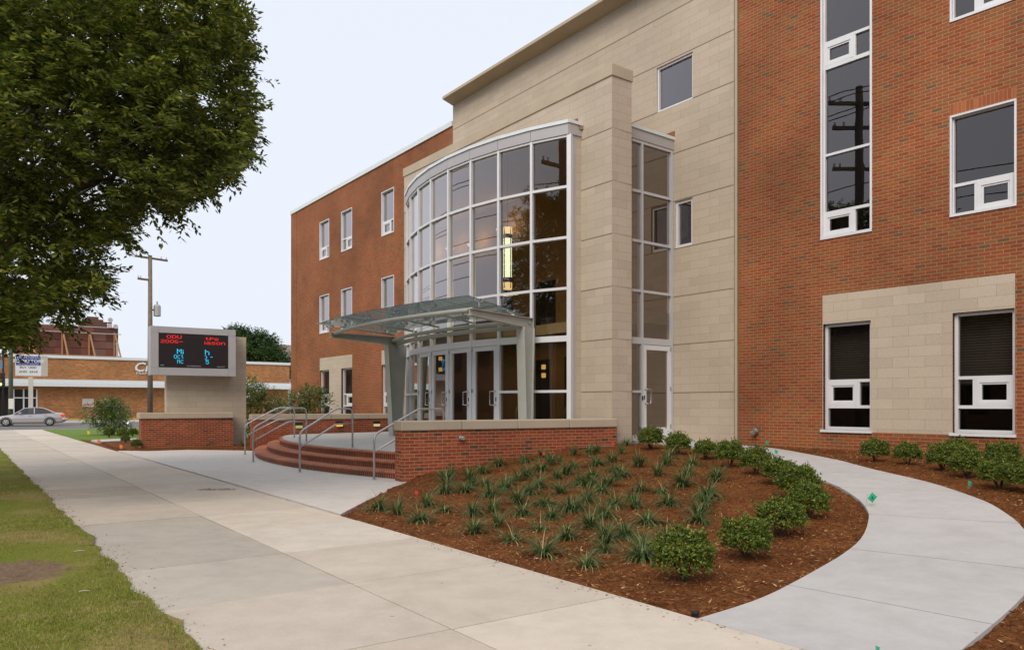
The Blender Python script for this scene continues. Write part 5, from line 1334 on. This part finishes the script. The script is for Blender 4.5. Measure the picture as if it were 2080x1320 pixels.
a0, z1 = FG.px(167, 809); a1, z0 = FG.px(190.5, 826); mb = MB(); FG.box(mb, a0, a1, z0, z1, 0, .05); nb2 = obj('notice_board', mb, plain('notice_white', (.55, .53, .50), .7), ST_)
mb = MB(); FG.box(mb, a0 + .1, a1 - .1, z0 + (z1 - z0) * .22, z0 + (z1 - z0) * .36, .051, .056); obj('red_line', mb, RED, nb2)
# rooftop screen with timber braces
BBp = at_px(240, 725, 92); BF = Fr(BBp[0], BBp[1], vp=3200)
BB = empty('rooftop_billboard', BF.at(0, 6.2), 'back of a dark red panelled billboard braced with timber on the store roof', 'billboard')
b0 = BF.a(20); bz0, bz1 = 7.05, BF.px(240, 667)[1]
pm = NT('billboard_panels'); sp = pm.n('ShaderNodeSeparateXYZ'); pm.set(sp.inputs[0], pm.uv())
ix = pm.math('FLOOR', pm.math('DIVIDE', sp.outputs[0], 1.3)); iz = pm.math('FLOOR', pm.math('DIVIDE', sp.outputs[1], .9)); cv = pm.n('ShaderNodeCombineXYZ'); pm.set(cv.inputs[0], ix); pm.set(cv.inputs[1], iz)
wn = pm.n('ShaderNodeTexWhiteNoise'); pm.set(wn.inputs[0], cv.outputs[0]); cc = pm.ramp(wn.outputs[0], [(0, (.10, .045, .034)), (.5, (.14, .06, .044)), (.8, (.18, .07, .052)), (1, (.17, .11, .09))])
e_ = pm.math('LESS_THAN', pm.math('FRACT', pm.math('DIVIDE', sp.outputs[1], .9)), .1); cc = pm.mix(e_, cc, (.06, .025, .02)); M['bill'] = pm.done(pm.prin(cc, .9))
mb = MB(); BF.box(mb, b0, 0, bz0, bz1, -.1, 0); obj('panel', mb, M['bill'], BB)
TIM = plain('timber', (.34, .19, .09), .9)
for u in (60, 126, 180.5, 232):
    a_ = BF.a(u); mb = MB(); BF.box(mb, a_ - .09, a_ + .09, 6.2, bz1 - .5, .01, .2); mb.tube([BF.at(a_ + .1, bz1 - .8, .2), BF.at(a_ + .5, 6.2, 2.6)], .10, 6); obj('brace', mb, TIM, BB)
mb = MB(); BF.box(mb, b0, .1, bz0 + .1, bz0 + .3, .21, .3); obj('rail', mb, TIM, BB)
mb = MB(); BF.box(mb, b0, .3, bz1 - .75, bz1 - .66, .21, .3); BF.box(mb, b0, .0, bz1 + .001, bz1 + .1, -.12, .03); obj('edge_strip', mb, M['panel_alu'], BB)
a_, z_ = BF.px(189, 655); mb = MB()
for (w0, h0, h1) in ((1.5, .0, .45), (2.0, .45, .6), (1.1, .6, .85), (.6, .85, 1.15)): BF.box(mb, a_ - w0, a_ + w0, bz1 + .12 + h0, bz1 + .12 + h1, -.3, -.12)
tag(obj('rooftop_crest', mb, plain('rusted_metal', (.12, .07, .05), .9), base=BF.at(a_, bz1)), 'dark stepped crest on top of the billboard', 'ornament')
a_ = BF.a(227); e = empty('loudspeaker_mast', BF.at(a_, bz1), 'thin mast carrying three pale horn speakers above the billboard', 'loudspeaker')
mb = MB(); mb.tube([BF.at(a_, bz1, 0), BF.at(a_, bz1 + 1.1, 0)], .04, 6); obj('mast', mb, M['coping_alu'], e)
for (da, dz) in ((-.25, .25), (.38, .2), (-.18, .95)):
    mb = MB(); p = BF.at(a_ + da, bz1 + dz, 0); mb.lathe(p, [(.08, -.18), (.12, 0), (.27, .22), (.27, .25)], 14, axis='d', d=(BF.n.x, BF.n.y, .1)); obj('horn', mb, M['panel_alu'], e)
a_ = FF.a(248); mb = MB(); mb.tube([FF.at(a_, 6.3, -3), FF.at(a_, 8.0, -3)], .09, 8); mb.lathe(FF.at(a_, 8.0, -3), [(.15, 0), (.15, .12)], 10); tag(obj('vent_pipe', mb, M['panel_alu'], base=FF.at(a_, 6.3, -3)), 'thin grey vent pipe on the store roof right of the billboard', 'pipe')
# house roof far behind
hp = at_px(568, 735, 130); HF = Fr(hp[0], hp[1], vp=3200); HO = empty('house', HF.at(0, 0), 'pale house with a brown hipped roof beyond the store, beside the brick wing', 'house')
mb = MB(); HF.box(mb, -6, 6, 0, 9.6, -9, 0); obj('wall', mb, plain('house_siding', (.5, .5, .5), .8), HO)
mb = MB(); q = [HF.at(-6.6, 9.62, .6), HF.at(6.6, 9.62, .6), HF.at(6.6, 9.62, -9.6), HF.at(-6.6, 9.62, -9.6)]; r0, r1 = HF.at(-5.5, 12.1, -4.5), HF.at(5.5, 12.1, -4.5)
mb.poly([q[0], q[1], r1, r0]); mb.poly([q[1], q[2], r1]); mb.poly([q[2], q[3], r0, r1]); mb.poly([q[3], q[0], r0]); mb.poly([q[3], q[2], q[1], q[0]]); obj('roof', mb, plain('shingles', (.24, .19, .16), .9), HO)
mb = MB(); HF.box(mb, -1.2, -.2, 7.9, 9.2, .0, .05); obj('window', mb, M['dark'], HO)

# ---- utility poles
def util_pole(x, y, h, r, lab, arms, xf=False, mat=None, dirv=(.81, .58)):
    e = empty('utility_pole', (x, y, 0), lab, 'utility pole', 'wooden utility poles'); mb = MB(); mb.tube([(x, y, -.1), (x, y, h)], [r * 1.15, r * .8], 12); obj('pole', mb, mat or M['wood_pole'], e, smooth=True)
    d = Vector(dirv).normalized()
    for (z, L, off) in arms:
        mb = MB(); c = Vector((x, y)) + d * off; mb.obox(tuple(c - d * L / 2), (d.x, d.y), .06, L, z - .07, z + .07); obj('crossarm', mb, M['wood_pole'], e)
        for k in (-.46, -.3, .3, .46):
            mb = MB(); p = c + d * L * k; mb.lathe((p.x, p.y, z + .07), [(.03, 0), (.06, .06), (.03, .1), (.055, .14), (.02, .2)], 8); obj('insulator', mb, M['coping_alu'], e)
    if xf:
        mb = MB(); p = Vector((x, y)) + d * .52; mb.lathe((p.x, p.y, h - 4.4), [(.2, 0), (.25, .05), (.25, .75), (.18, .85), (.06, .9), (.05, 1.1)], 14); obj('transformer', mb, M['panel_alu'], e)
        mb = MB(); mb.obox((x, y), (d.x, d.y), .04, .5, h - 4.0, h - 3.9); obj('bracket', mb, M['wood_pole'], e)
    return e
pp_ = at_px(305, 838, 56); util_pole(pp_[0], pp_[1], 12.4, .17, 'weathered wooden utility pole with crossarm and transformer rising behind the message sign', [(12.2, 2.4, .1), (10.6, 1.0, -.4)], True, dirv=(.62, .78))
pp_ = at_px(22, 845, 60); util_pole(pp_[0], pp_[1], 11.5, .15, 'greenish utility pole at the left edge behind the silver car', [(11.2, 2.0, 0)], False, plain('treated_pole', (.14, .16, .11), .95, var=.2))
mb = MB(); q = at_px(23, 818, 59.7); mb.box(q[0] - .2, q[0] + .2, q[1] - .03, q[1], q[2] - .45, q[2] + .35); tag(obj('paper_notice', mb, M['flower'], base=q), 'white paper notice fixed to the greenish pole', 'notice')
# traffic signal
tp = at_px(6, 848, 66); e = empty('traffic_signal', (tp[0], tp[1], 0), 'black traffic signal with a glowing lamp at the left edge', 'traffic light')
mb = MB(); mb.tube([(tp[0], tp[1], -.09), (tp[0], tp[1], 6.2)], .09, 10); obj('post', mb, M['black'], e, smooth=True)
mb = MB(); mb.box(tp[0] - .25, tp[0] + .27, tp[1] - .35, tp[1] - .1, 3.0, 4.25); hs = obj('housing', mb, M['black'], e, bevel=.02)
for k, (zz, c) in enumerate(((3.96, (.10, .02, .01)), (3.62, (.12, .08, .01)), (3.28, None))):
    mb = MB(); mb.lathe((tp[0] + .02, tp[1] - .35, zz), [(.13, 0), (.13, .02)], 14, axis='d', d=(0, -1, 0)); obj('lens', mb, emis('signal_glow', (.75, 1, .35), 1.6) if c is None else plain('lens%d' % k, c, .4), hs)
mb = MB(); mb.box(tp[0] - .45, tp[0] + .05, tp[1] - .15, tp[1] - .1, 4.6, 5.3); obj('street_plate', mb, plain('blue_grey_plate', (.13, .2, .3), .5), e)
# shop sign on a post
bp = at_px(62, 850, 68); BS = Fr(bp[0], bp[1], vp=4200); e = empty('pole_sign', (bp[0], bp[1], 0), 'white lightbox shop sign with blue header reading BOOKSTORE on a pale post', 'sign')
mb = MB(); BS.box(mb, -.17, .17, -.1, 4.0, -.3, -.05); obj('post', mb, plain('cream_paint', (.60, .56, .48), .6), e)
a0, z1 = BS.px(31, 721); a1, z0 = BS.px(84, 763); mb = MB(); BS.box(mb, a0, a1 , z0, z1, -.45, .0); cb = obj('cabinet', mb, plain('sign_white', (.72, .73, .72), .5), e)
q = BS.at(a1 + .002, 0, 0)
mb = MB(); mb.hexa([(*BS.at(a1 + .002, 0, -.02)[:2], z0), (*BS.at(a1 + .45, 0, -.35)[:2], z0), (*BS.at(a1 + .45, 0, -.45)[:2], z0), (*BS.at(a1 + .002, 0, -.45)[:2], z0), (*BS.at(a1 + .002, 0, -.02)[:2], z1), (*BS.at(a1 + .45, 0, -.35)[:2], z1), (*BS.at(a1 + .45, 0, -.45)[:2], z1), (*BS.at(a1 + .002, 0, -.45)[:2], z1)]); obj('end_panel', mb, plain('cream_end', (.68, .62, .50), .6), cb)
zm = z0 + (z1 - z0) * .52; mb = MB(); BS.box(mb, a0 + .06, a1 - .06, zm, z1 - .05, .001, .02); hd_ = obj('header', mb, plain('navy', (.02, .035, .22), .5), cb)
rt, ot = (BS.d.x, BS.d.y, 0), (BS.n.x, BS.n.y, 0); am_ = (a0 + a1) / 2
mb = MB(); add_text(mb, 'DOMINION', .22, BS.at(am_, z1 - .19, .022), rt, ot, sx=1.5); add_text(mb, 'BOOKSTORE', .40, BS.at(am_, z1 - .50, .022), rt, ot, sx=1.02, bold=True); add_text(mb, 'NEW & USED TEXTBOOKS', .12, BS.at(am_, z1 - .74, .022), rt, ot, sx=1.1); add_text(mb, 'SCHOOL SUPPLIES  SWEATSHIRTS', .11, BS.at(am_, z1 - .86, .022), rt, ot); obj('white_lettering', mb, plain('letter_white', (.75, .75, .78), .5), hd_)
mb = MB(); add_text(mb, 'BUY  USED', .24, BS.at(am_, zm - .2, .004), rt, ot, sx=1.1, bold=True); obj('black_lettering', mb, M['black'], cb); mb = MB(); add_text(mb, 'AND  SAVE', .24, BS.at(am_, zm - .58, .004), rt, ot, sx=1.2, bold=True); obj('black_lettering', mb, M['black'], cb)

# ---- silver car
def car(x, y, d, lab):
    e = empty('parked_car', (x, y, -.09), lab, 'car'); d = Vector(d).normalized(); n = Vector((d.y, -d.x))   # d: towards the nose, n: away from viewer or towards
    if n.y > 0: n = -n
    Lh = 4.75
    def W(s, o, z): p = Vector((x, y)) + d * (Lh / 2 - s) + n * o; return (p.x, p.y, z - .09)     # s measured from the nose
    # stations: s, hood/body top z, half width, bottom z
    st_ = [(0, .50, .55, .30), (.06, .62, .70, .22), (.35, .70, .80, .20), (1.0, .80, .86, .19), (1.45, .89, .88, .19), (2.4, .93, .89, .19), (3.5, .97, .88, .19), (4.0, 1.00, .86, .20), (4.5, .97, .80, .24), (4.68, .86, .74, .30), (4.75, .60, .68, .34)]
    mb = MB(); ring_ = []
    for s, zt_, hw, zb_ in st_:
        pr = [(-hw * .9, zb_), (-hw, zb_ + .12), (-hw * 1.0, (zb_ + zt_) / 2 + .05), (-hw * .95, zt_ - .06), (-hw * .82, zt_), (0, zt_ + .03), (hw * .82, zt_), (hw * .95, zt_ - .06), (hw, (zb_ + zt_) / 2 + .05), (hw, zb_ + .12), (hw * .9, zb_)]
        ring_.append([W(s, o, z) for o, z in pr])
    for a, b in zip(ring_[:-1], ring_[1:]):
        for i in range(len(a)): j = (i + 1) % len(a); mb.poly([a[i], a[j], b[j], b[i]])
    mb.poly(ring_[0]); mb.poly(list(reversed(ring_[-1])))
    paint = NT('silver_paint'); M['paint'] = paint.done(paint.prin((.52, .49, .48), .3, .45, spec=.6)); body = obj('body', mb, M['paint'], e, smooth=True, bevel=0)
    # greenhouse
    gs = [(1.38, .90, .74), (2.05, 1.33, .60), (2.5, 1.40, .60), (3.0, 1.39, .60), (3.35, 1.33, .60), (4.08, 1.0, .72)]
    mb = MB(); q0 = [(s, z, w__) for s, z, w__ in gs]
    for (s0, z0_, w0), (s1, z1_, w1) in zip(q0[:-1], q0[1:]): mb.poly([W(s0, -w0 * .95, z0_), W(s0, w0 * .95, z0_), W(s1, w1 * .95, z1_), W(s1, -w1 * .95, z1_)])
    mb2 = MB(); mb2.tube([W(1.40, .80, .90), W(2.05, .63, 1.33), W(2.5, .62, 1.40), W(3.0, .62, 1.39), W(3.35, .63, 1.33), W(4.05, .78, .99)], .035, 6); mb2.tube([W(1.40, -.80, .90), W(2.05, -.63, 1.33), W(2.5, -.62, 1.40), W(3.0, -.62, 1.39), W(3.35, -.63, 1.33), W(4.05, -.78, .99)], .035, 6)
    mb2.tube([W(2.72, .82, .92), W(2.72, .62, 1.39)], .04, 6); mb2.tube([W(2.72, -.82, .92), W(2.72, -.62, 1.39)], .04, 6)
    for (s0, z0_, w0), (s1, z1_, w1) in zip(q0[1:-2], q0[2:-1]): mb2.poly([W(s0, -w0, z0_ + .02), W(s0, w0, z0_ + .02), W(s1, w1, z1_ + .02), W(s1, -w1, z1_ + .02)])
    obj('roof', mb2, M['paint'], e)
    mb = MB(); mb.poly([W(1.42, .78, .91), W(1.42, -.78, .91), W(2.05, -.60, 1.32), W(2.05, .60, 1.32)]); obj('windscreen', mb, M['car_glass'], e)
    mb = MB(); mb.poly([W(3.36, .60, 1.32), W(3.36, -.60, 1.32), W(4.06, -.74, 1.0), W(4.06, .74, 1.0)]); obj('rear_window', mb, M['car_glass'], e)
    for sg in (1, -1):
        for pts_ in ([(1.50, .82, .93), (2.70, .83, .95), (2.70, .62, 1.36), (2.10, .62, 1.32)], [(2.76, .83, .95), (3.85, .80, .99), (3.35, .62, 1.30), (2.76, .62, 1.36)]):
            mb = MB(); mb.poly([W(s, o * sg, z) for s, o, z in pts_]); obj('side_window', mb, M['car_glass'], e)
        for s in (.92, 3.72):
            c = W(s, sg * .80, .315); mb = MB(); mb.lathe(c, [(.19, -.10), (.315, -.09), (.32, 0), (.31, .09), (.24, .105), (.2, .07)], 22, axis='d', d=(n.x * sg, n.y * sg, 0)); wh = obj('wheel', mb, M['black'], e, smooth=False)
            mb = MB(); mb.lathe(c, [(.205, .07), (.205, .085), (.06, .10), (.05, .11)], 14, axis='d', d=(n.x * sg, n.y * sg, 0)); obj('rim', mb, M['panel_alu'], wh)
            mb = MB()
            for k in range(5):
                an = k * 1.2566 + .3; c2 = Vector(c) + Vector((n.x * sg, n.y * sg, 0)) * .101; rx = Vector((d.x, d.y, 0)) * math.cos(an) + Vector((0, 0, 1)) * math.sin(an); mb.lathe(tuple(c2 + rx * .14), [(.033, -.02), (.033, .004)], 8, axis='d', d=(n.x * sg, n.y * sg, 0))
            obj('rim_hole', mb, M['black'], wh)
            mb = MB(); ar_ = [W(s + .37 * math.cos(t_), sg * .885, .315 + .37 * math.sin(t_)) for t_ in [math.pi * k / 14 for k in range(15)]]; mb.tube(ar_, .022, 5); obj('wheel_arch', mb, M['black'], e)
        mb = MB(); mb.poly([W(4.42, sg * .815, .88), W(4.66, sg * .76, .86), W(4.70, sg * .745, .70), W(4.45, sg * .83, .70)]); mb.poly([W(4.66, sg * .76, .86), W(4.72, sg * .45, .85), W(4.76, sg * .45, .68), W(4.70, sg * .745, .70)]); obj('tail_lamp', mb, emis('tail_glow', (.9, .06, .02), .9), e)
        mb = MB(); mb.box(*[0, 0, 0, 0, 0, 0]) if False else mb.tube([W(1.75, sg * .86, .97), W(1.85, sg * 1.0, 1.0)], .07, 8); obj('mirror', mb, M['paint'], e)
        for s in (2.35, 3.35): mb = MB(); mb.tube([W(s, sg * .90, .80), W(s + .2, sg * .90, .80)], .018, 6); obj('handle', mb, M['paint'], e)
        mb = MB(); mb.poly([W(.10, sg * .70, .62), W(.42, sg * .82, .68), W(.42, sg * .83, .54), W(.08, sg * .72, .50)]); obj('headlamp', mb, M['glass'], e)
    mb = MB(); mb.tube([W(4.55, .84, .50), W(4.80, .70, .50), W(4.84, 0, .50), W(4.80, -.70, .50), W(4.55, -.84, .50)], .09, 8); obj('bumper', mb, M['paint'], e, smooth=True)
    mb = MB(); hx = Vector(W(2.05, .25, 1.10)); mb.lathe(tuple(hx), [(.02, -.13), (.085, -.09), (.10, 0), (.085, .09), (.03, .13)], 12); mb.lathe(tuple(hx + Vector((0, 0, -.55))), [(.2, 0), (.24, .25), (.2, .38), (.06, .44)], 12); tag(obj('driver_seat', mb, M['dark'], e))
pc = at_px(60, 862, 58.5); car(pc[0], pc[1], (-.87, -.49), 'silver four door sedan on the cross street at the left edge')
# floodlight in the lawn
q = at_px(257, 857, 50); e = empty('headlight', (q[0], q[1], 0), 'glaring white floodlight low behind the flowering shrub tree on the lawn', 'lamp')
mb = MB(); mb.tube([(q[0], q[1], 0), (q[0], q[1], q[2] - .1)], .03, 6); obj('stake', mb, M['black'], e)  # white glow of a car headlight, carried by an added stake and housing
mb = MB(); mb.lathe((q[0], q[1] + .1, q[2]), [(.08, -.1), (.13, .0), (.15, .1), (.15, .12)], 16, axis='d', d=(.25, -1, 0)); obj('housing', mb, M['black'], e)
mb = MB(); mb.lathe((q[0], q[1] + .1, q[2]), [(.13, .121), (.13, .13)], 18, axis='d', d=(.25, -1, 0)); obj('lens', mb, emis('headlight_glow', (1, .98, .92), 3), e)

# ================================================================== WORLD BEHIND THE CAMERA (seen in the glass)
def mirror_fr(f, X):   # reflect a world point in facade plane f
    p = Vector((X[0], X[1])); dd = (p - f.o).dot(f.n); q = p - f.n * 2 * dd; return (q.x, q.y, X[2])
vX = at_px(1740, 300, 31.5); m_ = mirror_fr(FR, vX); RP = m_
ep = util_pole(m_[0], m_[1], 14.6, .18, 'dark wooden utility pole with crossarms across the street, mirrored in the tall window', [(13.9, 2.6, 0), (12.9, 2.2, .0), (11.2, 1.6, .3)], False, plain('dark_pole', (.09, .07, .055), .9), dirv=(SN.x + SD.x * .9, SN.y + SD.y * .9))
def wire(a, b, sag_, lab):
    mb = MB(); A_, B_ = Vector(a), Vector(b); mb.tube([tuple(A_.lerp(B_, t) - Vector((0, 0, sag_ * 4 * t * (1 - t)))) for t in [k / 24 for k in range(25)]], .022, 5); tag(obj('power_line', mb, M['black'], base=a), lab, 'power line', 'overhead power lines across the street')
for k, (o, z) in enumerate(((-1.2, 14.1), (-.7, 14.1), (.7, 14.1), (1.2, 14.1), (0, 10.6), (0, 9.6), (0.1, 8.8))):
    c = Vector((m_[0], m_[1])) + SN * o; a = c + SD * 75; b = c - SD * 45; wire((a.x, a.y, z - .3), (c.x, c.y, z), 1.1, 'long black power line strung along the far side of the street'); wire((c.x, c.y, z), (b.x, b.y, z - .3), .9, 'long black power line strung along the far side of the street')
def far_block(t0, t1, d0, h, mat, lab):
    e = empty('store_building', (*along(t0, d0), 0), lab, 'building', 'buildings on the opposite side of the street'); mb = MB(); q = [along(t0, d0), along(t1, d0), along(t1, d0 - 14), along(t0, d0 - 14)]
    if sum(q[i][0] * q[(i + 1) % 4][1] - q[(i + 1) % 4][0] * q[i][1] for i in range(4)) < 0: q.reverse()
    mb.prism(q, 0, h); obj('wall', mb, mat, e); mb = MB(); q2 = [along(t0 - .1, d0 + .1), along(t1 + .1, d0 + .1), along(t1 + .1, d0 - .4), along(t0 - .1, d0 - .4)]
    if sum(q2[i][0] * q2[(i + 1) % 4][1] - q2[(i + 1) % 4][0] * q2[i][1] for i in range(4)) < 0: q2.reverse()
    mb.prism(q2, h, h + .25); obj('coping', mb, M['panel_alu'], e)
    n_ = int((t1 - t0) / 3.4)
    for k in range(n_):
        for z0_, z1_ in ((.9, 2.7), (4.6, 6.4)):
            if z1_ > h - .5: continue
            c = t0 + 1.7 + k * 3.4; mb = MB(); q3 = [along(c - .6, d0 + .03), along(c + .6, d0 + .03), along(c + .6, d0 - .1), along(c - .6, d0 - .1)]
            if sum(q3[i][0] * q3[(i + 1) % 4][1] - q3[(i + 1) % 4][0] * q3[i][1] for i in range(4)) < 0: q3.reverse()
            mb.prism(q3, z0_, z1_); obj('window', mb, M['dark'], e)
DB = plain('brown_brick_far', (.11, .055, .03), .9, var=.2)
far_block(-46, -18, -27, 8.2, DB, 'long brown brick block across the street, right half, mirrored in the ground floor windows')
far_block(-15, 15.9, -27, 8.6, plain('tan_brick_far', (.15, .075, .035), .9), 'tan brick block across the street directly opposite the curved glass entrance')
far_block(16.1, 46, -27.5, 7.6, DB, 'low brown brick block across the street opposite the sign')
far_block(47, 80, -27, 8.0, DB, 'farthest brown brick block across the street past the corner')
far_block(92, 175, -27, 9.5, plain('grey_brick_far', (.10, .065, .045), .9), 'long dark block added out of view beyond the cross street to darken mirrored windows')  # unseen block put in so the left wing's windows mirror something dark
for i, (t, d, h, lab) in enumerate(((-30, -23, 6.5, 'street tree across the road opposite the brick wing'), (-17.5, -22.5, 7.6, 'tall street tree across the road in the gap between the brick blocks'), (-3, -23, 6.2, 'street tree across the road opposite the stone entrance bay'), (13.5, -23, 7.5, 'street tree across the road opposite the steps'), (27, -22, 6.5, 'street tree across the road opposite the message sign'))):
    x, y = along(t, d); blob_tree('broadleaf_tree', (x, y, 0), h, 2.9, lab, 'tree', M['leaf_far'], n=420, leaf=.26, trunk_r=.16, z0=.3, seed=40 + i, group='street trees on the opposite side', nl=8)
